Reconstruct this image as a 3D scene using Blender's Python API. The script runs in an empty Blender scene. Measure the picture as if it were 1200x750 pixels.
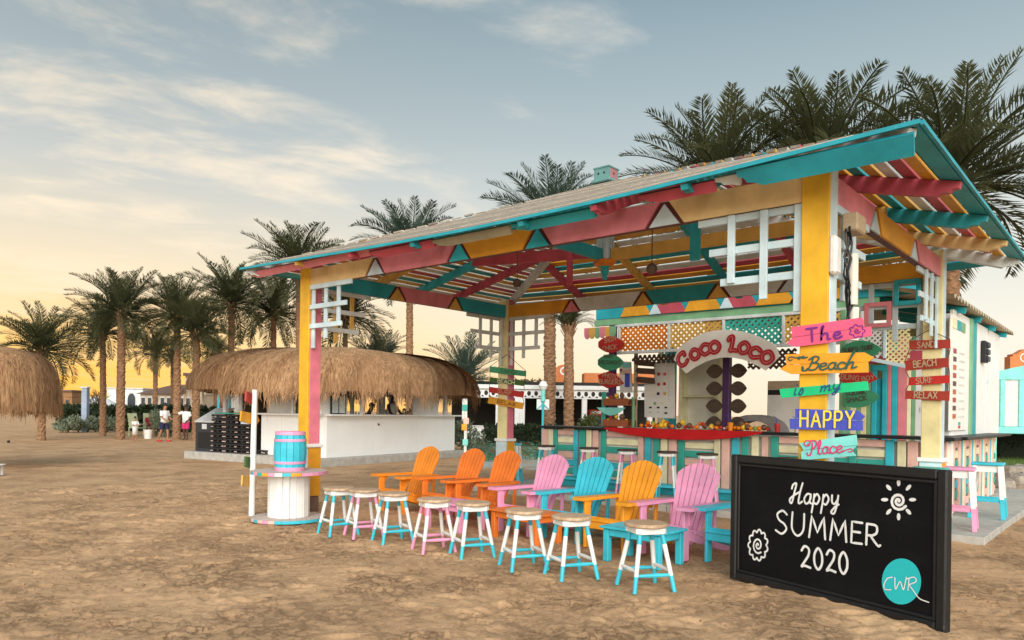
import bpy, math, random
import numpy as np
from mathutils import Matrix, Vector
random.seed(11); rng = np.random.default_rng(5)
SC = bpy.context.scene
COL = SC.collection
PI = math.pi; R = math.radians
# ------------------------------------------------------------------ camera
TH = 0.7078; ROLL = 0.0146; F = 874.4; HY = 483.0
CAM = Vector((9.955, -6.763, 1.6))
cd = bpy.data.cameras.new('camera'); cam = bpy.data.objects.new('camera', cd); COL.objects.link(cam)
cam.matrix_world = Matrix.Translation(CAM) @ Matrix.Rotation(TH, 4, 'Z') @ Matrix.Rotation(R(90), 4, 'X') @ Matrix.Rotation(ROLL, 4, 'Z')
cd.sensor_fit = 'HORIZONTAL'; cd.sensor_width = 36; cd.lens = F/1200*36
cd.shift_y = 108/1200; cd.shift_x = 0.0013; cd.clip_end = 3000; cd.clip_start = .05
SC.camera = cam
# ------------------------------------------------------------------ light
FILL_AZ = R(-38)     # the soft light stands behind the camera (azimuth from +y towards +x below)
FILL_EL = R(24)
fill_dir = Vector((.70, -.714, 0)).normalized()
fill_vec = Vector((fill_dir.x*math.cos(FILL_EL), fill_dir.y*math.cos(FILL_EL), math.sin(FILL_EL)))
ld = bpy.data.lights.new('sun', 'SUN'); sun = bpy.data.objects.new('sun', ld); COL.objects.link(sun)  # soft front fill added behind the camera; the set sun is low left
ld.energy = 3.2; ld.angle = R(60); ld.color = (1, .95, .88)
sun.rotation_euler = fill_vec.to_track_quat('Z', 'Y').to_euler()
SC.view_settings.view_transform = 'Standard'; SC.view_settings.look = 'None'
SC.view_settings.exposure = 0.55; SC.view_settings.gamma = 1.0
CLD = (28, 1.15, .72, 4.2, 3.4)
W = bpy.data.worlds.new('World'); SC.world = W; W.use_nodes = True
def world():
    nt = W.node_tree; n = nt.nodes; L = nt.links; n.clear()
    def N(t, **k):
        q = n.new(t)
        for a, b in k.items(): setattr(q, a, b)
        return q
    def math_(op, a, b=None, clamp=False):
        q = N('ShaderNodeMath', operation=op, use_clamp=clamp)
        for i, v in enumerate((a, b)):
            if v is None: continue
            if hasattr(v, 'links'): L.new(v, q.inputs[i])
            else: q.inputs[i].default_value = v
        return q.outputs[0]
    def mix(f, a, b, mode='MIX'):
        q = N('ShaderNodeMix', data_type='RGBA', blend_type=mode)
        for i, v in ((0, f), (6, a), (7, b)):
            if hasattr(v, 'links'): L.new(v, q.inputs[i])
            else: q.inputs[i].default_value = v if i == 0 else (*v, 1)
        return q.outputs[2]
    tc = N('ShaderNodeTexCoord'); d = tc.outputs['Generated']
    sky = N('ShaderNodeTexSky', sky_type='NISHITA', sun_disc=False)
    sky.sun_elevation = FILL_EL; sky.sun_rotation = math.atan2(fill_dir.x, fill_dir.y)
    sky.air_density = 1.0; sky.dust_density = 2.0; sky.ozone_density = 1.0
    L.new(d, sky.inputs[0])
    nb = mix(1.0, sky.outputs[0], (.085, .085, .085), 'MULTIPLY')
    sp = N('ShaderNodeSeparateXYZ'); L.new(d, sp.inputs[0]); z = sp.outputs[2]
    e = math_('MAXIMUM', z, 0.0)
    # azimuth closeness to the set sun (low on the left, behind the palms)
    gdir = Vector((-math.sin(TH+R(30)), math.cos(TH+R(30)), 0))
    dp = N('ShaderNodeVectorMath', operation='DOT_PRODUCT'); L.new(d, dp.inputs[0]); dp.inputs[1].default_value = gdir
    hl = math_('SQRT', math_('SUBTRACT', 1.0001, math_('MULTIPLY', z, z)))
    ca = math_('DIVIDE', dp.outputs['Value'], hl)               # -1..1
    near = math_('MULTIPLY_ADD', ca, .5); near.node.inputs[2].default_value = .5
    near2 = math_('POWER', near, 15.0); nearg = math_('POWER', near, 14.0)
    # elevation gradient away from the glow / towards it
    def ramp(fac, stops):
        q = N('ShaderNodeValToRGB'); L.new(fac, q.inputs[0]); el = q.color_ramp.elements
        while len(el) > 1: el.remove(el[-1])
        el[0].position = stops[0][0]; el[0].color = (*stops[0][1], 1)
        for p, c in stops[1:]: k = el.new(p); k.color = (*c, 1)
        return q.outputs[0]
    far = ramp(e, [(0, (.73, .655, .52)), (.10, (.72, .675, .57)), (.22, (.555, .57, .53)), (.34, (.355, .42, .43)), (.48, (.205, .285, .325)), (1, (.17, .26, .34))])
    warm = ramp(e, [(0, (.95, .43, .045)), (.07, (.86, .55, .20)), (.16, (.72, .60, .41)), (.28, (.45, .46, .43)), (.38, (.30, .35, .36)), (.5, (.20, .255, .28)), (1, (.18, .26, .34))])
    grad = mix(near2, far, warm)
    glow = math_('MULTIPLY', nearg, math_('POWER', math_('SUBTRACT', 1.0, math_('MULTIPLY', e, 2.8), True), 5.0))
    grad = mix(math_('MULTIPLY', glow, .95), grad, (1.02, .49, .05))
    base = mix(.92, nb, grad)
    # wispy clouds on a high plane
    pz_ = math_('ADD', e, .10)
    px_ = N('ShaderNodeVectorMath', operation='SCALE'); L.new(d, px_.inputs[0]); L.new(math_('DIVIDE', 1.0, pz_), px_.inputs['Scale'])
    mp = N('ShaderNodeMapping'); L.new(px_.outputs[0], mp.inputs[0]); mp.vector_type = 'TEXTURE'
    mp.inputs['Rotation'].default_value = (0, 0, TH+R(CLD[0])); mp.inputs['Scale'].default_value = (CLD[1], CLD[2], 1)
    mp.inputs['Location'].default_value = (CLD[3], CLD[4], 0)
    no = N('ShaderNodeTexNoise'); L.new(mp.outputs[0], no.inputs[0])
    no.inputs['Scale'].default_value = 2.6; no.inputs['Detail'].default_value = 10; no.inputs['Roughness'].default_value = .60; no.inputs['Distortion'].default_value = .25
    n2 = N('ShaderNodeTexNoise'); L.new(mp.outputs[0], n2.inputs[0]); n2.inputs['Scale'].default_value = .9; n2.inputs['Detail'].default_value = 2
    s = math_('ADD', no.outputs[0], math_('MULTIPLY', math_('SUBTRACT', n2.outputs[0], .5), .8))
    s = math_('ADD', s, math_('MULTIPLY', math_('SUBTRACT', math_('POWER', near, 10.0), .62), .33))
    mr = N('ShaderNodeMapRange', clamp=True, interpolation_type='SMOOTHSTEP'); L.new(s, mr.inputs[0])
    mr.inputs[1].default_value = .50; mr.inputs[2].default_value = .88
    thin = N('ShaderNodeMapRange', clamp=True); L.new(e, thin.inputs[0]); thin.inputs[1].default_value = .02; thin.inputs[2].default_value = .22; thin.inputs[3].default_value = .2
    amt = math_('MULTIPLY', mr.outputs[0], math_('MULTIPLY', thin.outputs[0], .85))
    cc = mix(near2, (.68, .62, .54), (.76, .64, .48))
    col = mix(amt, base, cc)
    # below the horizon: sand-coloured bounce
    mrg = N('ShaderNodeMapRange', clamp=True); L.new(z, mrg.inputs[0]); mrg.inputs[1].default_value = -.02; mrg.inputs[2].default_value = -.002
    col = mix(mrg.outputs[0], (.2, .14, .09), col)
    bg = N('ShaderNodeBackground'); L.new(col, bg.inputs[0]); bg.inputs[1].default_value = 1.0
    out = N('ShaderNodeOutputWorld'); L.new(bg.outputs[0], out.inputs[0])
world()
# ------------------------------------------------------------------ where things stand (measured once from the survey of the photo)
FW = Vector((-math.sin(TH), math.cos(TH), 0)); RT = Vector((math.cos(TH), math.sin(TH), 0)); UP = Vector((0, 0, 1))
def ray(px, py):
    x = px-600; y = py-375; c, s = math.cos(ROLL), math.sin(ROLL)
    return RT*((c*x+s*y)/F)+FW-UP*((-s*x+c*y-(HY-375))/F)
def pz(px, py, z=0.0):
    d = ray(px, py); return CAM+d*((z-CAM.z)/d.z)
def pv(px, py, v):
    d = ray(px, py); return CAM+d*((v-CAM.y)/d.y)
def pd(px, py, dist):
    return CAM+ray(px, py)*dist
FACE = TH        # rotation about z of a thing that looks at the camera side (its -y towards the viewer)
# ------------------------------------------------------------------ materials
MATS = {}
def _nodes(name):
    m = bpy.data.materials.new(name); m.use_nodes = True
    nt = m.node_tree; b = nt.nodes['Principled BSDF']; return m, nt, b
def _tex(nt, scale, sc3=(1, 1, 1), detail=4, rough=.6):
    tc = nt.nodes.new('ShaderNodeTexCoord'); mp = nt.nodes.new('ShaderNodeMapping'); mp.inputs['Scale'].default_value = sc3
    nt.links.new(tc.outputs['Object'], mp.inputs[0])
    no = nt.nodes.new('ShaderNodeTexNoise'); no.inputs['Scale'].default_value = scale; no.inputs['Detail'].default_value = detail; no.inputs['Roughness'].default_value = rough
    nt.links.new(mp.outputs[0], no.inputs[0]); return no
def _mixc(nt, fac, a, b, mode='MIX'):
    q = nt.nodes.new('ShaderNodeMix'); q.data_type = 'RGBA'; q.blend_type = mode
    for i, v in ((0, fac), (6, a), (7, b)):
        if hasattr(v, 'links'): nt.links.new(v, q.inputs[i])
        else: q.inputs[i].default_value = v if i == 0 else (*v, 1)
    return q.outputs[2]
def _mr(nt, s, a, b, c=0., d=1.):
    q = nt.nodes.new('ShaderNodeMapRange'); nt.links.new(s, q.inputs[0])
    for i, v in zip((1, 2, 3, 4), (a, b, c, d)): q.inputs[i].default_value = v
    return q.outputs[0]
def paint(name, rgb, rough=.5, wear=.5, under=(.42, .32, .22), grain=(1, 1, 1), bump=.3, var=.24, spec=.4):
    """brushed paint on timber: uneven coat, small chips that show what is under it"""
    if name in MATS: return MATS[name]
    m, nt, b = _nodes(name)
    n1 = _tex(nt, 3.0, grain, 5); n2 = _tex(nt, 38, grain, 6, .7); n3 = _tex(nt, 9, grain, 3)
    oi = nt.nodes.new('ShaderNodeObjectInfo')
    lo = tuple(c*(1-var) for c in rgb); hi = tuple(min(1, c*(1+var*.55)) for c in rgb)
    c = _mixc(nt, _mr(nt, n1.outputs[0], .3, .7), lo, hi)
    c = _mixc(nt, _mr(nt, oi.outputs['Random'], 0, 1, 0, .14), c, tuple(x*.55 for x in rgb))
    if wear > 0:
        mu = nt.nodes.new('ShaderNodeMath'); mu.operation = 'MULTIPLY'; 
        nt.links.new(_mr(nt, n2.outputs[0], .60, .68), mu.inputs[0]); nt.links.new(_mr(nt, n3.outputs[0], .5, .62, 0, wear), mu.inputs[1])
        c = _mixc(nt, mu.outputs[0], c, under)
    nt.links.new(c, b.inputs['Base Color'])
    nt.links.new(_mr(nt, n2.outputs[0], .3, .7, rough-.12, rough+.18), b.inputs['Roughness'])
    b.inputs['Specular IOR Level'].default_value = spec
    if bump:
        bp = nt.nodes.new('ShaderNodeBump'); bp.inputs['Strength'].default_value = bump; bp.inputs['Distance'].default_value = .004
        nt.links.new(n2.outputs[0], bp.inputs['Height']); nt.links.new(bp.outputs[0], b.inputs['Normal'])
    MATS[name] = m; return m
def wood(name, dark, light, scale=3.0, grain=(1, 9, 9), rough=.75, bump=.4, vary=.35):
    if name in MATS: return MATS[name]
    m, nt, b = _nodes(name)
    n1 = _tex(nt, scale, grain, 7, .65); n2 = _tex(nt, scale*5, grain, 4); oi = nt.nodes.new('ShaderNodeObjectInfo')
    c = _mixc(nt, _mr(nt, n1.outputs[0], .32, .68), dark, light)
    c = _mixc(nt, _mr(nt, n2.outputs[0], .5, .75, 0, .55), c, tuple(x*.6 for x in dark))
    c = _mixc(nt, _mr(nt, oi.outputs['Random'], 0, 1, 0, vary), c, tuple(x*.75 for x in dark))
    nt.links.new(c, b.inputs['Base Color']); b.inputs['Roughness'].default_value = rough
    bp = nt.nodes.new('ShaderNodeBump'); bp.inputs['Strength'].default_value = bump; bp.inputs['Distance'].default_value = .006
    nt.links.new(n1.outputs[0], bp.inputs['Height']); nt.links.new(bp.outputs[0], b.inputs['Normal'])
    MATS[name] = m; return m
def plain(name, rgb, rough=.6, metal=0., var=.15, scale=6, spec=.4):
    if name in MATS: return MATS[name]
    m, nt, b = _nodes(name)
    n1 = _tex(nt, scale, (1, 1, 1), 6, .65)
    c = _mixc(nt, _mr(nt, n1.outputs[0], .3, .7), tuple(x*(1-var) for x in rgb), tuple(min(1, x*(1+var)) for x in rgb))
    nt.links.new(c, b.inputs['Base Color']); b.inputs['Roughness'].default_value = rough; b.inputs['Metallic'].default_value = metal
    b.inputs['Specular IOR Level'].default_value = spec
    MATS[name] = m; return m
def leafy(name, a, b_, rough=.55, trans=.0):
    if name in MATS: return MATS[name]
    m, nt, b = _nodes(name)
    n1 = _tex(nt, 1.7, (1, 1, 1), 4); oi = nt.nodes.new('ShaderNodeObjectInfo')
    c = _mixc(nt, _mr(nt, n1.outputs[0], .3, .7), a, b_)
    c = _mixc(nt, _mr(nt, oi.outputs['Random'], 0, 1, 0, .4), c, tuple(x*.6 for x in a))
    nt.links.new(c, b.inputs['Base Color']); b.inputs['Roughness'].default_value = rough
    b.inputs['Specular IOR Level'].default_value = .35
    if trans:
        tr = nt.nodes.new('ShaderNodeBsdfTranslucent'); nt.links.new(c, tr.inputs[0]); ms = nt.nodes.new('ShaderNodeMixShader'); ms.inputs[0].default_value = trans
        nt.links.new(b.outputs[0], ms.inputs[1]); nt.links.new(tr.outputs[0], ms.inputs[2]); nt.links.new(ms.outputs[0], nt.nodes['Material Output'].inputs[0])
    MATS[name] = m; return m
# paints of the place
P = dict(
 yellow=paint('yellow paint', (.80, .44, .02)), cream=paint('cream paint', (.80, .56, .25)), pale=paint('pale yellow paint', (.80, .70, .36)),
 pink=paint('rose paint', (.75, .24, .28)), crimson=paint('crimson paint', (.52, .08, .115)), teal=paint('teal paint', (.02, .36, .42)), turq=paint('turquoise paint', (.03, .46, .54)),
 ice=paint('ice blue paint', (.60, .74, .78)), grey=paint('grey white paint', (.66, .70, .68)), olive=paint('olive grey paint', (.36, .33, .22)), orange=paint('orange paint', (.74, .22, .01)), mustard=paint('mustard paint', (.72, .42, .09)),  # olive: cream fascia board with its shade mixed into the colour
 ochre=paint('ochre paint', (.74, .34, .02)), maroon=paint('dark maroon edge paint', (.13, .025, .02)), white=paint('white paint', (.84, .84, .81), under=(.5, .42, .33), wear=.25, var=.1),
 offwhite=paint('off white paint', (.86, .83, .76), wear=.2, var=.1), rosewhite=paint('post pink paint', (.72, .20, .26)), green=paint('sage green paint', (.21, .43, .23)),
 purple=paint('purple paint', (.07, .02, .10)), lightteal=paint('mint paint', (.08, .50, .40)), salmon=paint('salmon paint', (.90, .54, .45)), lemon=paint('lemon paint', (.91, .83, .53)),
 cyan=paint('bright cyan paint', (.05, .53, .66), rough=.42), mint=paint('sea green paint', (.04, .42, .33)), black=paint('black paint', (.012, .012, .013), rough=.4, wear=.35, under=(.16, .15, .13), var=.3), fadedmint=paint('faded mint paint', (.13, .29, .28)), fadedrose=paint('faded rose paint', (.38, .16, .17)), edge=paint('weathered turquoise paint', (.02, .34, .42)),
 hotpink=paint('hot pink paint', (.85, .12, .24)), chairpink=paint('chair pink paint', (.82, .34, .53), rough=.4), chairorange=paint('deep orange chair paint', (.82, .20, .025), rough=.45), chairamber=paint('amber chair paint', (.86, .34, .02), rough=.45),
 chairyellow=paint('yellow orange chair paint', (.84, .27, .02), rough=.45), red=paint('red paint', (.50, .02, .015)), brick=paint('brick red paint', (.36, .035, .02)), blue=paint('royal blue paint', (.07, .09, .50)), signgreen=paint('bright green paint', (.01, .56, .22)),
 signorange=paint('bright orange paint', (.92, .36, .02)), aqua=paint('aqua paint', (.24, .72, .66)), leafgreen=paint('leaf green paint', (.05, .32, .16)), dkgreen=paint('dark green paint', (.05, .13, .02)), brown=paint('brown paint', (.10, .06, .035)))
WROOF = wood('weathered roof timber', (.20, .165, .125), (.46, .40, .32), 2.0, (3, 3, 3), vary=.8)
WEDGE = wood('sun bleached board edge', (.50, .43, .34), (.78, .70, .58), 3.0, (3, 3, 3), vary=.5)
WSEAT = wood('worn stool seat timber', (.40, .24, .13), (.74, .56, .38), 5.0, (2, 8, 2), .6)
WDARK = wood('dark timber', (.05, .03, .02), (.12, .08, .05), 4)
WPALE = wood('pale timber', (.42, .30, .18), (.62, .48, .32), 4)
LET_WHITE = plain('white chalk paint', (.80, .80, .78), .8); 
CONC = plain('worn concrete', (.42, .40, .36), .85, var=.22, scale=5)
# ------------------------------------------------------------------ helpers
def tag(o, label=None, cat=None, group=None, kind=None):
    if label: o['label'] = label
    if cat: o['category'] = cat
    if group: o['group'] = group
    if kind: o['kind'] = kind
    return o
def thing(name, label, cat, loc=(0, 0, 0), rz=0.0, group=None):
    o = bpy.data.objects.new(name, None); COL.objects.link(o); o.location = loc; o.rotation_euler = (0, 0, rz)
    return tag(o, label, cat, group)
KIDS = {}
def link(o, parent=None):
    COL.objects.link(o)
    if parent is not None:
        o.parent = parent; KIDS.setdefault(parent.name, []).append(o)
    return o
def copy_tree(o, parent=None, swap=None):
    c = o.copy(); link(c, parent)
    if swap and c.type == 'MESH':
        c.data = swap.get(c.data.name, c.data)
    for ch in KIDS.get(o.name, []): copy_tree(ch, c, swap)
    return c
class MB:
    def __init__(s): s.v = []; s.f = []; s.m = []; s.sm = []
    def add(s, vs, fs, mi=0, smooth=False):
        o = len(s.v); s.v += [tuple(v) for v in vs]
        for f in fs: s.f.append(tuple(i+o for i in f)); s.m.append(mi); s.sm.append(smooth)
        return s
    def box(s, c, d, rot=None, ch=0.0, mi=0):
        x, y, z = d[0]/2, d[1]/2, d[2]/2; c = Vector(c)
        if ch <= 0:
            vs = [Vector((a*x, b*y, e*z)) for a in (-1, 1) for b in (-1, 1) for e in (-1, 1)]
            fs = [(0, 1, 3, 2), (4, 6, 7, 5), (0, 4, 5, 1), (2, 3, 7, 6), (0, 2, 6, 4), (1, 5, 7, 3)]
        else:
            ch = min(ch, x*.6, y*.6, z*.6); vs = []; idx = {}
            for a in (-1, 1):
                for b in (-1, 1):
                    for e in (-1, 1):
                        for k, p in enumerate(((a*x, b*(y-ch), e*(z-ch)), (a*(x-ch), b*y, e*(z-ch)), (a*(x-ch), b*(y-ch), e*z))):
                            idx[a, b, e, k] = len(vs); vs.append(Vector(p))
            fs = []
            q = [(-1, -1), (1, -1), (1, 1), (-1, 1)]
            for a in (-1, 1):
                o = 1 if a > 0 else -1
                fs.append([idx[a, i, j, 0] for i, j in q][::o])
                fs.append([idx[i, a, j, 1] for i, j in q][::-o])
                fs.append([idx[i, j, a, 2] for i, j in q][::o])
            for a in (-1, 1):
                for b in (-1, 1):
                    fs.append((idx[a, b, -1, 0], idx[a, b, 1, 0], idx[a, b, 1, 1], idx[a, b, -1, 1])[::(-1 if a*b > 0 else 1)])
                    fs.append((idx[a, -1, b, 0], idx[a, 1, b, 0], idx[a, 1, b, 2], idx[a, -1, b, 2])[::(1 if a*b > 0 else -1)])
                    fs.append((idx[-1, a, b, 1], idx[1, a, b, 1], idx[1, a, b, 2], idx[-1, a, b, 2])[::(-1 if a*b > 0 else 1)])
                    for e in (-1, 1):
                        fs.append((idx[a, b, e, 0], idx[a, b, e, 1], idx[a, b, e, 2])[::(1 if a*b*e > 0 else -1)])
        if rot is not None: vs = [rot @ v for v in vs]
        return s.add([v+c for v in vs], fs, mi)
    def bar(s, p0, p1, w, h, up=(0, 0, 1), ch=0.0, mi=0, ext=0.0):
        """bar from p0 to p1, w across, h along up"""
        p0 = Vector(p0); p1 = Vector(p1); x = (p1-p0); l = x.length; x.normalize(); up = Vector(up)
        y = up.cross(x); 
        if y.length < 1e-4: y = Vector((0, 1, 0)).cross(x)
        y.normalize(); z = x.cross(y)
        return s.box((p0+p1)/2, (l+2*ext, w, h), Matrix((x, y, z)).transposed(), ch, mi)
    def prism(s, poly, y0, y1, mi=0, M=None, mi_side=None):
        """poly in xz, extruded along y from y0 (front) to y1"""
        n = len(poly); vs = [Vector((p[0], y0, p[1])) for p in poly]+[Vector((p[0], y1, p[1])) for p in poly]
        if M is not None: vs = [M @ v for v in vs]
        ar = sum(poly[i][0]*poly[(i+1) % n][1]-poly[(i+1) % n][0]*poly[i][1] for i in range(n))
        o = 1 if ar > 0 else -1
        k = len(s.v); s.v += [tuple(v) for v in vs]
        s.f.append(tuple(k+i for i in range(n))[::o]); s.m.append(mi); s.sm.append(False)
        s.f.append(tuple(k+n+i for i in range(n))[::-o]); s.m.append(mi); s.sm.append(False)
        for i in range(n):
            j = (i+1) % n; s.f.append((k+i, k+n+i, k+n+j, k+j)[::o]); s.m.append(mi if mi_side is None else mi_side); s.sm.append(False)
        return s
    def tube(s, pts, rad, n=8, mi=0, cap=True, smooth=True):
        pts = [Vector(p) for p in pts]; k = len(pts)
        if not hasattr(rad, '__len__'): rad = [rad]*k
        mis = mi if hasattr(mi, '__len__') else [mi]*k
        o = len(s.v); ref = None
        for i, p in enumerate(pts):
            t = (pts[min(i+1, k-1)]-pts[max(i-1, 0)]).normalized()
            if ref is None: ref = Vector((0, 0, 1)) if abs(t.z) < .9 else Vector((1, 0, 0))
            a = t.cross(ref).normalized(); b = t.cross(a); ref = -b if False else ref
            for j in range(n):
                g = 2*PI*j/n; s.v.append(tuple(p+(a*math.cos(g)+b*math.sin(g))*rad[i]))
        for i in range(k-1):
            for j in range(n):
                s.f.append((o+i*n+j, o+(i+1)*n+j, o+(i+1)*n+(j+1) % n, o+i*n+(j+1) % n)[::-1]); s.m.append(mis[i]); s.sm.append(smooth)
        if cap:
            s.f.append(tuple(o+j for j in range(n))); s.m.append(mis[0]); s.sm.append(False)
            s.f.append(tuple(o+(k-1)*n+j for j in range(n))[::-1]); s.m.append(mis[-1]); s.sm.append(False)
        return s
    def lathe(s, prof, n=20, c=(0, 0, 0), mi=0, smooth=True):
        """prof: (r,z) from bottom to top"""
        o = len(s.v); k = len(prof); mis = mi if hasattr(mi, '__len__') else [mi]*k
        for r, z in prof:
            for j in range(n):
                g = 2*PI*j/n; s.v.append((c[0]+r*math.cos(g), c[1]+r*math.sin(g), c[2]+z))
        for i in range(k-1):
            for j in range(n):
                s.f.append((o+i*n+j, o+i*n+(j+1) % n, o+(i+1)*n+(j+1) % n, o+(i+1)*n+j)); s.m.append(mis[i]); s.sm.append(smooth)
        if prof[0][0] > 1e-4: s.f.append(tuple(o+j for j in range(n))[::-1]); s.m.append(mis[0]); s.sm.append(False)
        if prof[-1][0] > 1e-4: s.f.append(tuple(o+(k-1)*n+j for j in range(n))); s.m.append(mis[-1]); s.sm.append(False)
        return s
    def mesh(s, name, mats):
        me = bpy.data.meshes.new(name); me.from_pydata(s.v, [], s.f)
        for m in (mats if isinstance(mats, (list, tuple)) else [mats]): me.materials.append(m)
        me.polygons.foreach_set('material_index', s.m); me.polygons.foreach_set('use_smooth', s.sm)
        if any(s.sm): me.set_sharp_from_angle(angle=R(42))
        me.update(); return me
    def build(s, name, mats, parent=None, loc=None, rot=None, label=None, kind=None):
        o = bpy.data.objects.new(name, s.mesh(name, mats)); link(o, parent)
        if loc is not None: o.location = loc
        if rot is not None: o.rotation_euler = rot
        if label: o['label'] = label
        if kind: o['kind'] = kind
        return o
def inst(name, mesh, parent=None, loc=(0, 0, 0), rot=(0, 0, 0), sc=None):
    o = bpy.data.objects.new(name, mesh); link(o, parent); o.location = loc; o.rotation_euler = rot
    if sc is not None: o.scale = sc if hasattr(sc, '__len__') else (sc, sc, sc)
    return o
def npmesh(name, V, Fq, mat, smooth=False):
    """fast mesh from numpy verts and an (n,k) face array"""
    V = np.asarray(V, np.float32); Fq = np.asarray(Fq, np.int32); k = Fq.shape[1]
    me = bpy.data.meshes.new(name); me.vertices.add(len(V)); me.vertices.foreach_set('co', V.ravel())
    me.loops.add(Fq.size); me.loops.foreach_set('vertex_index', Fq.ravel())
    me.polygons.add(len(Fq)); me.polygons.foreach_set('loop_start', np.arange(0, Fq.size, k, dtype=np.int32))
    me.polygons.foreach_set('loop_total', np.full(len(Fq), k, np.int32))
    if smooth: me.polygons.foreach_set('use_smooth', np.ones(len(Fq), bool))
    me.materials.append(mat); me.update(calc_edges=True); me.validate(); return me
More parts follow.
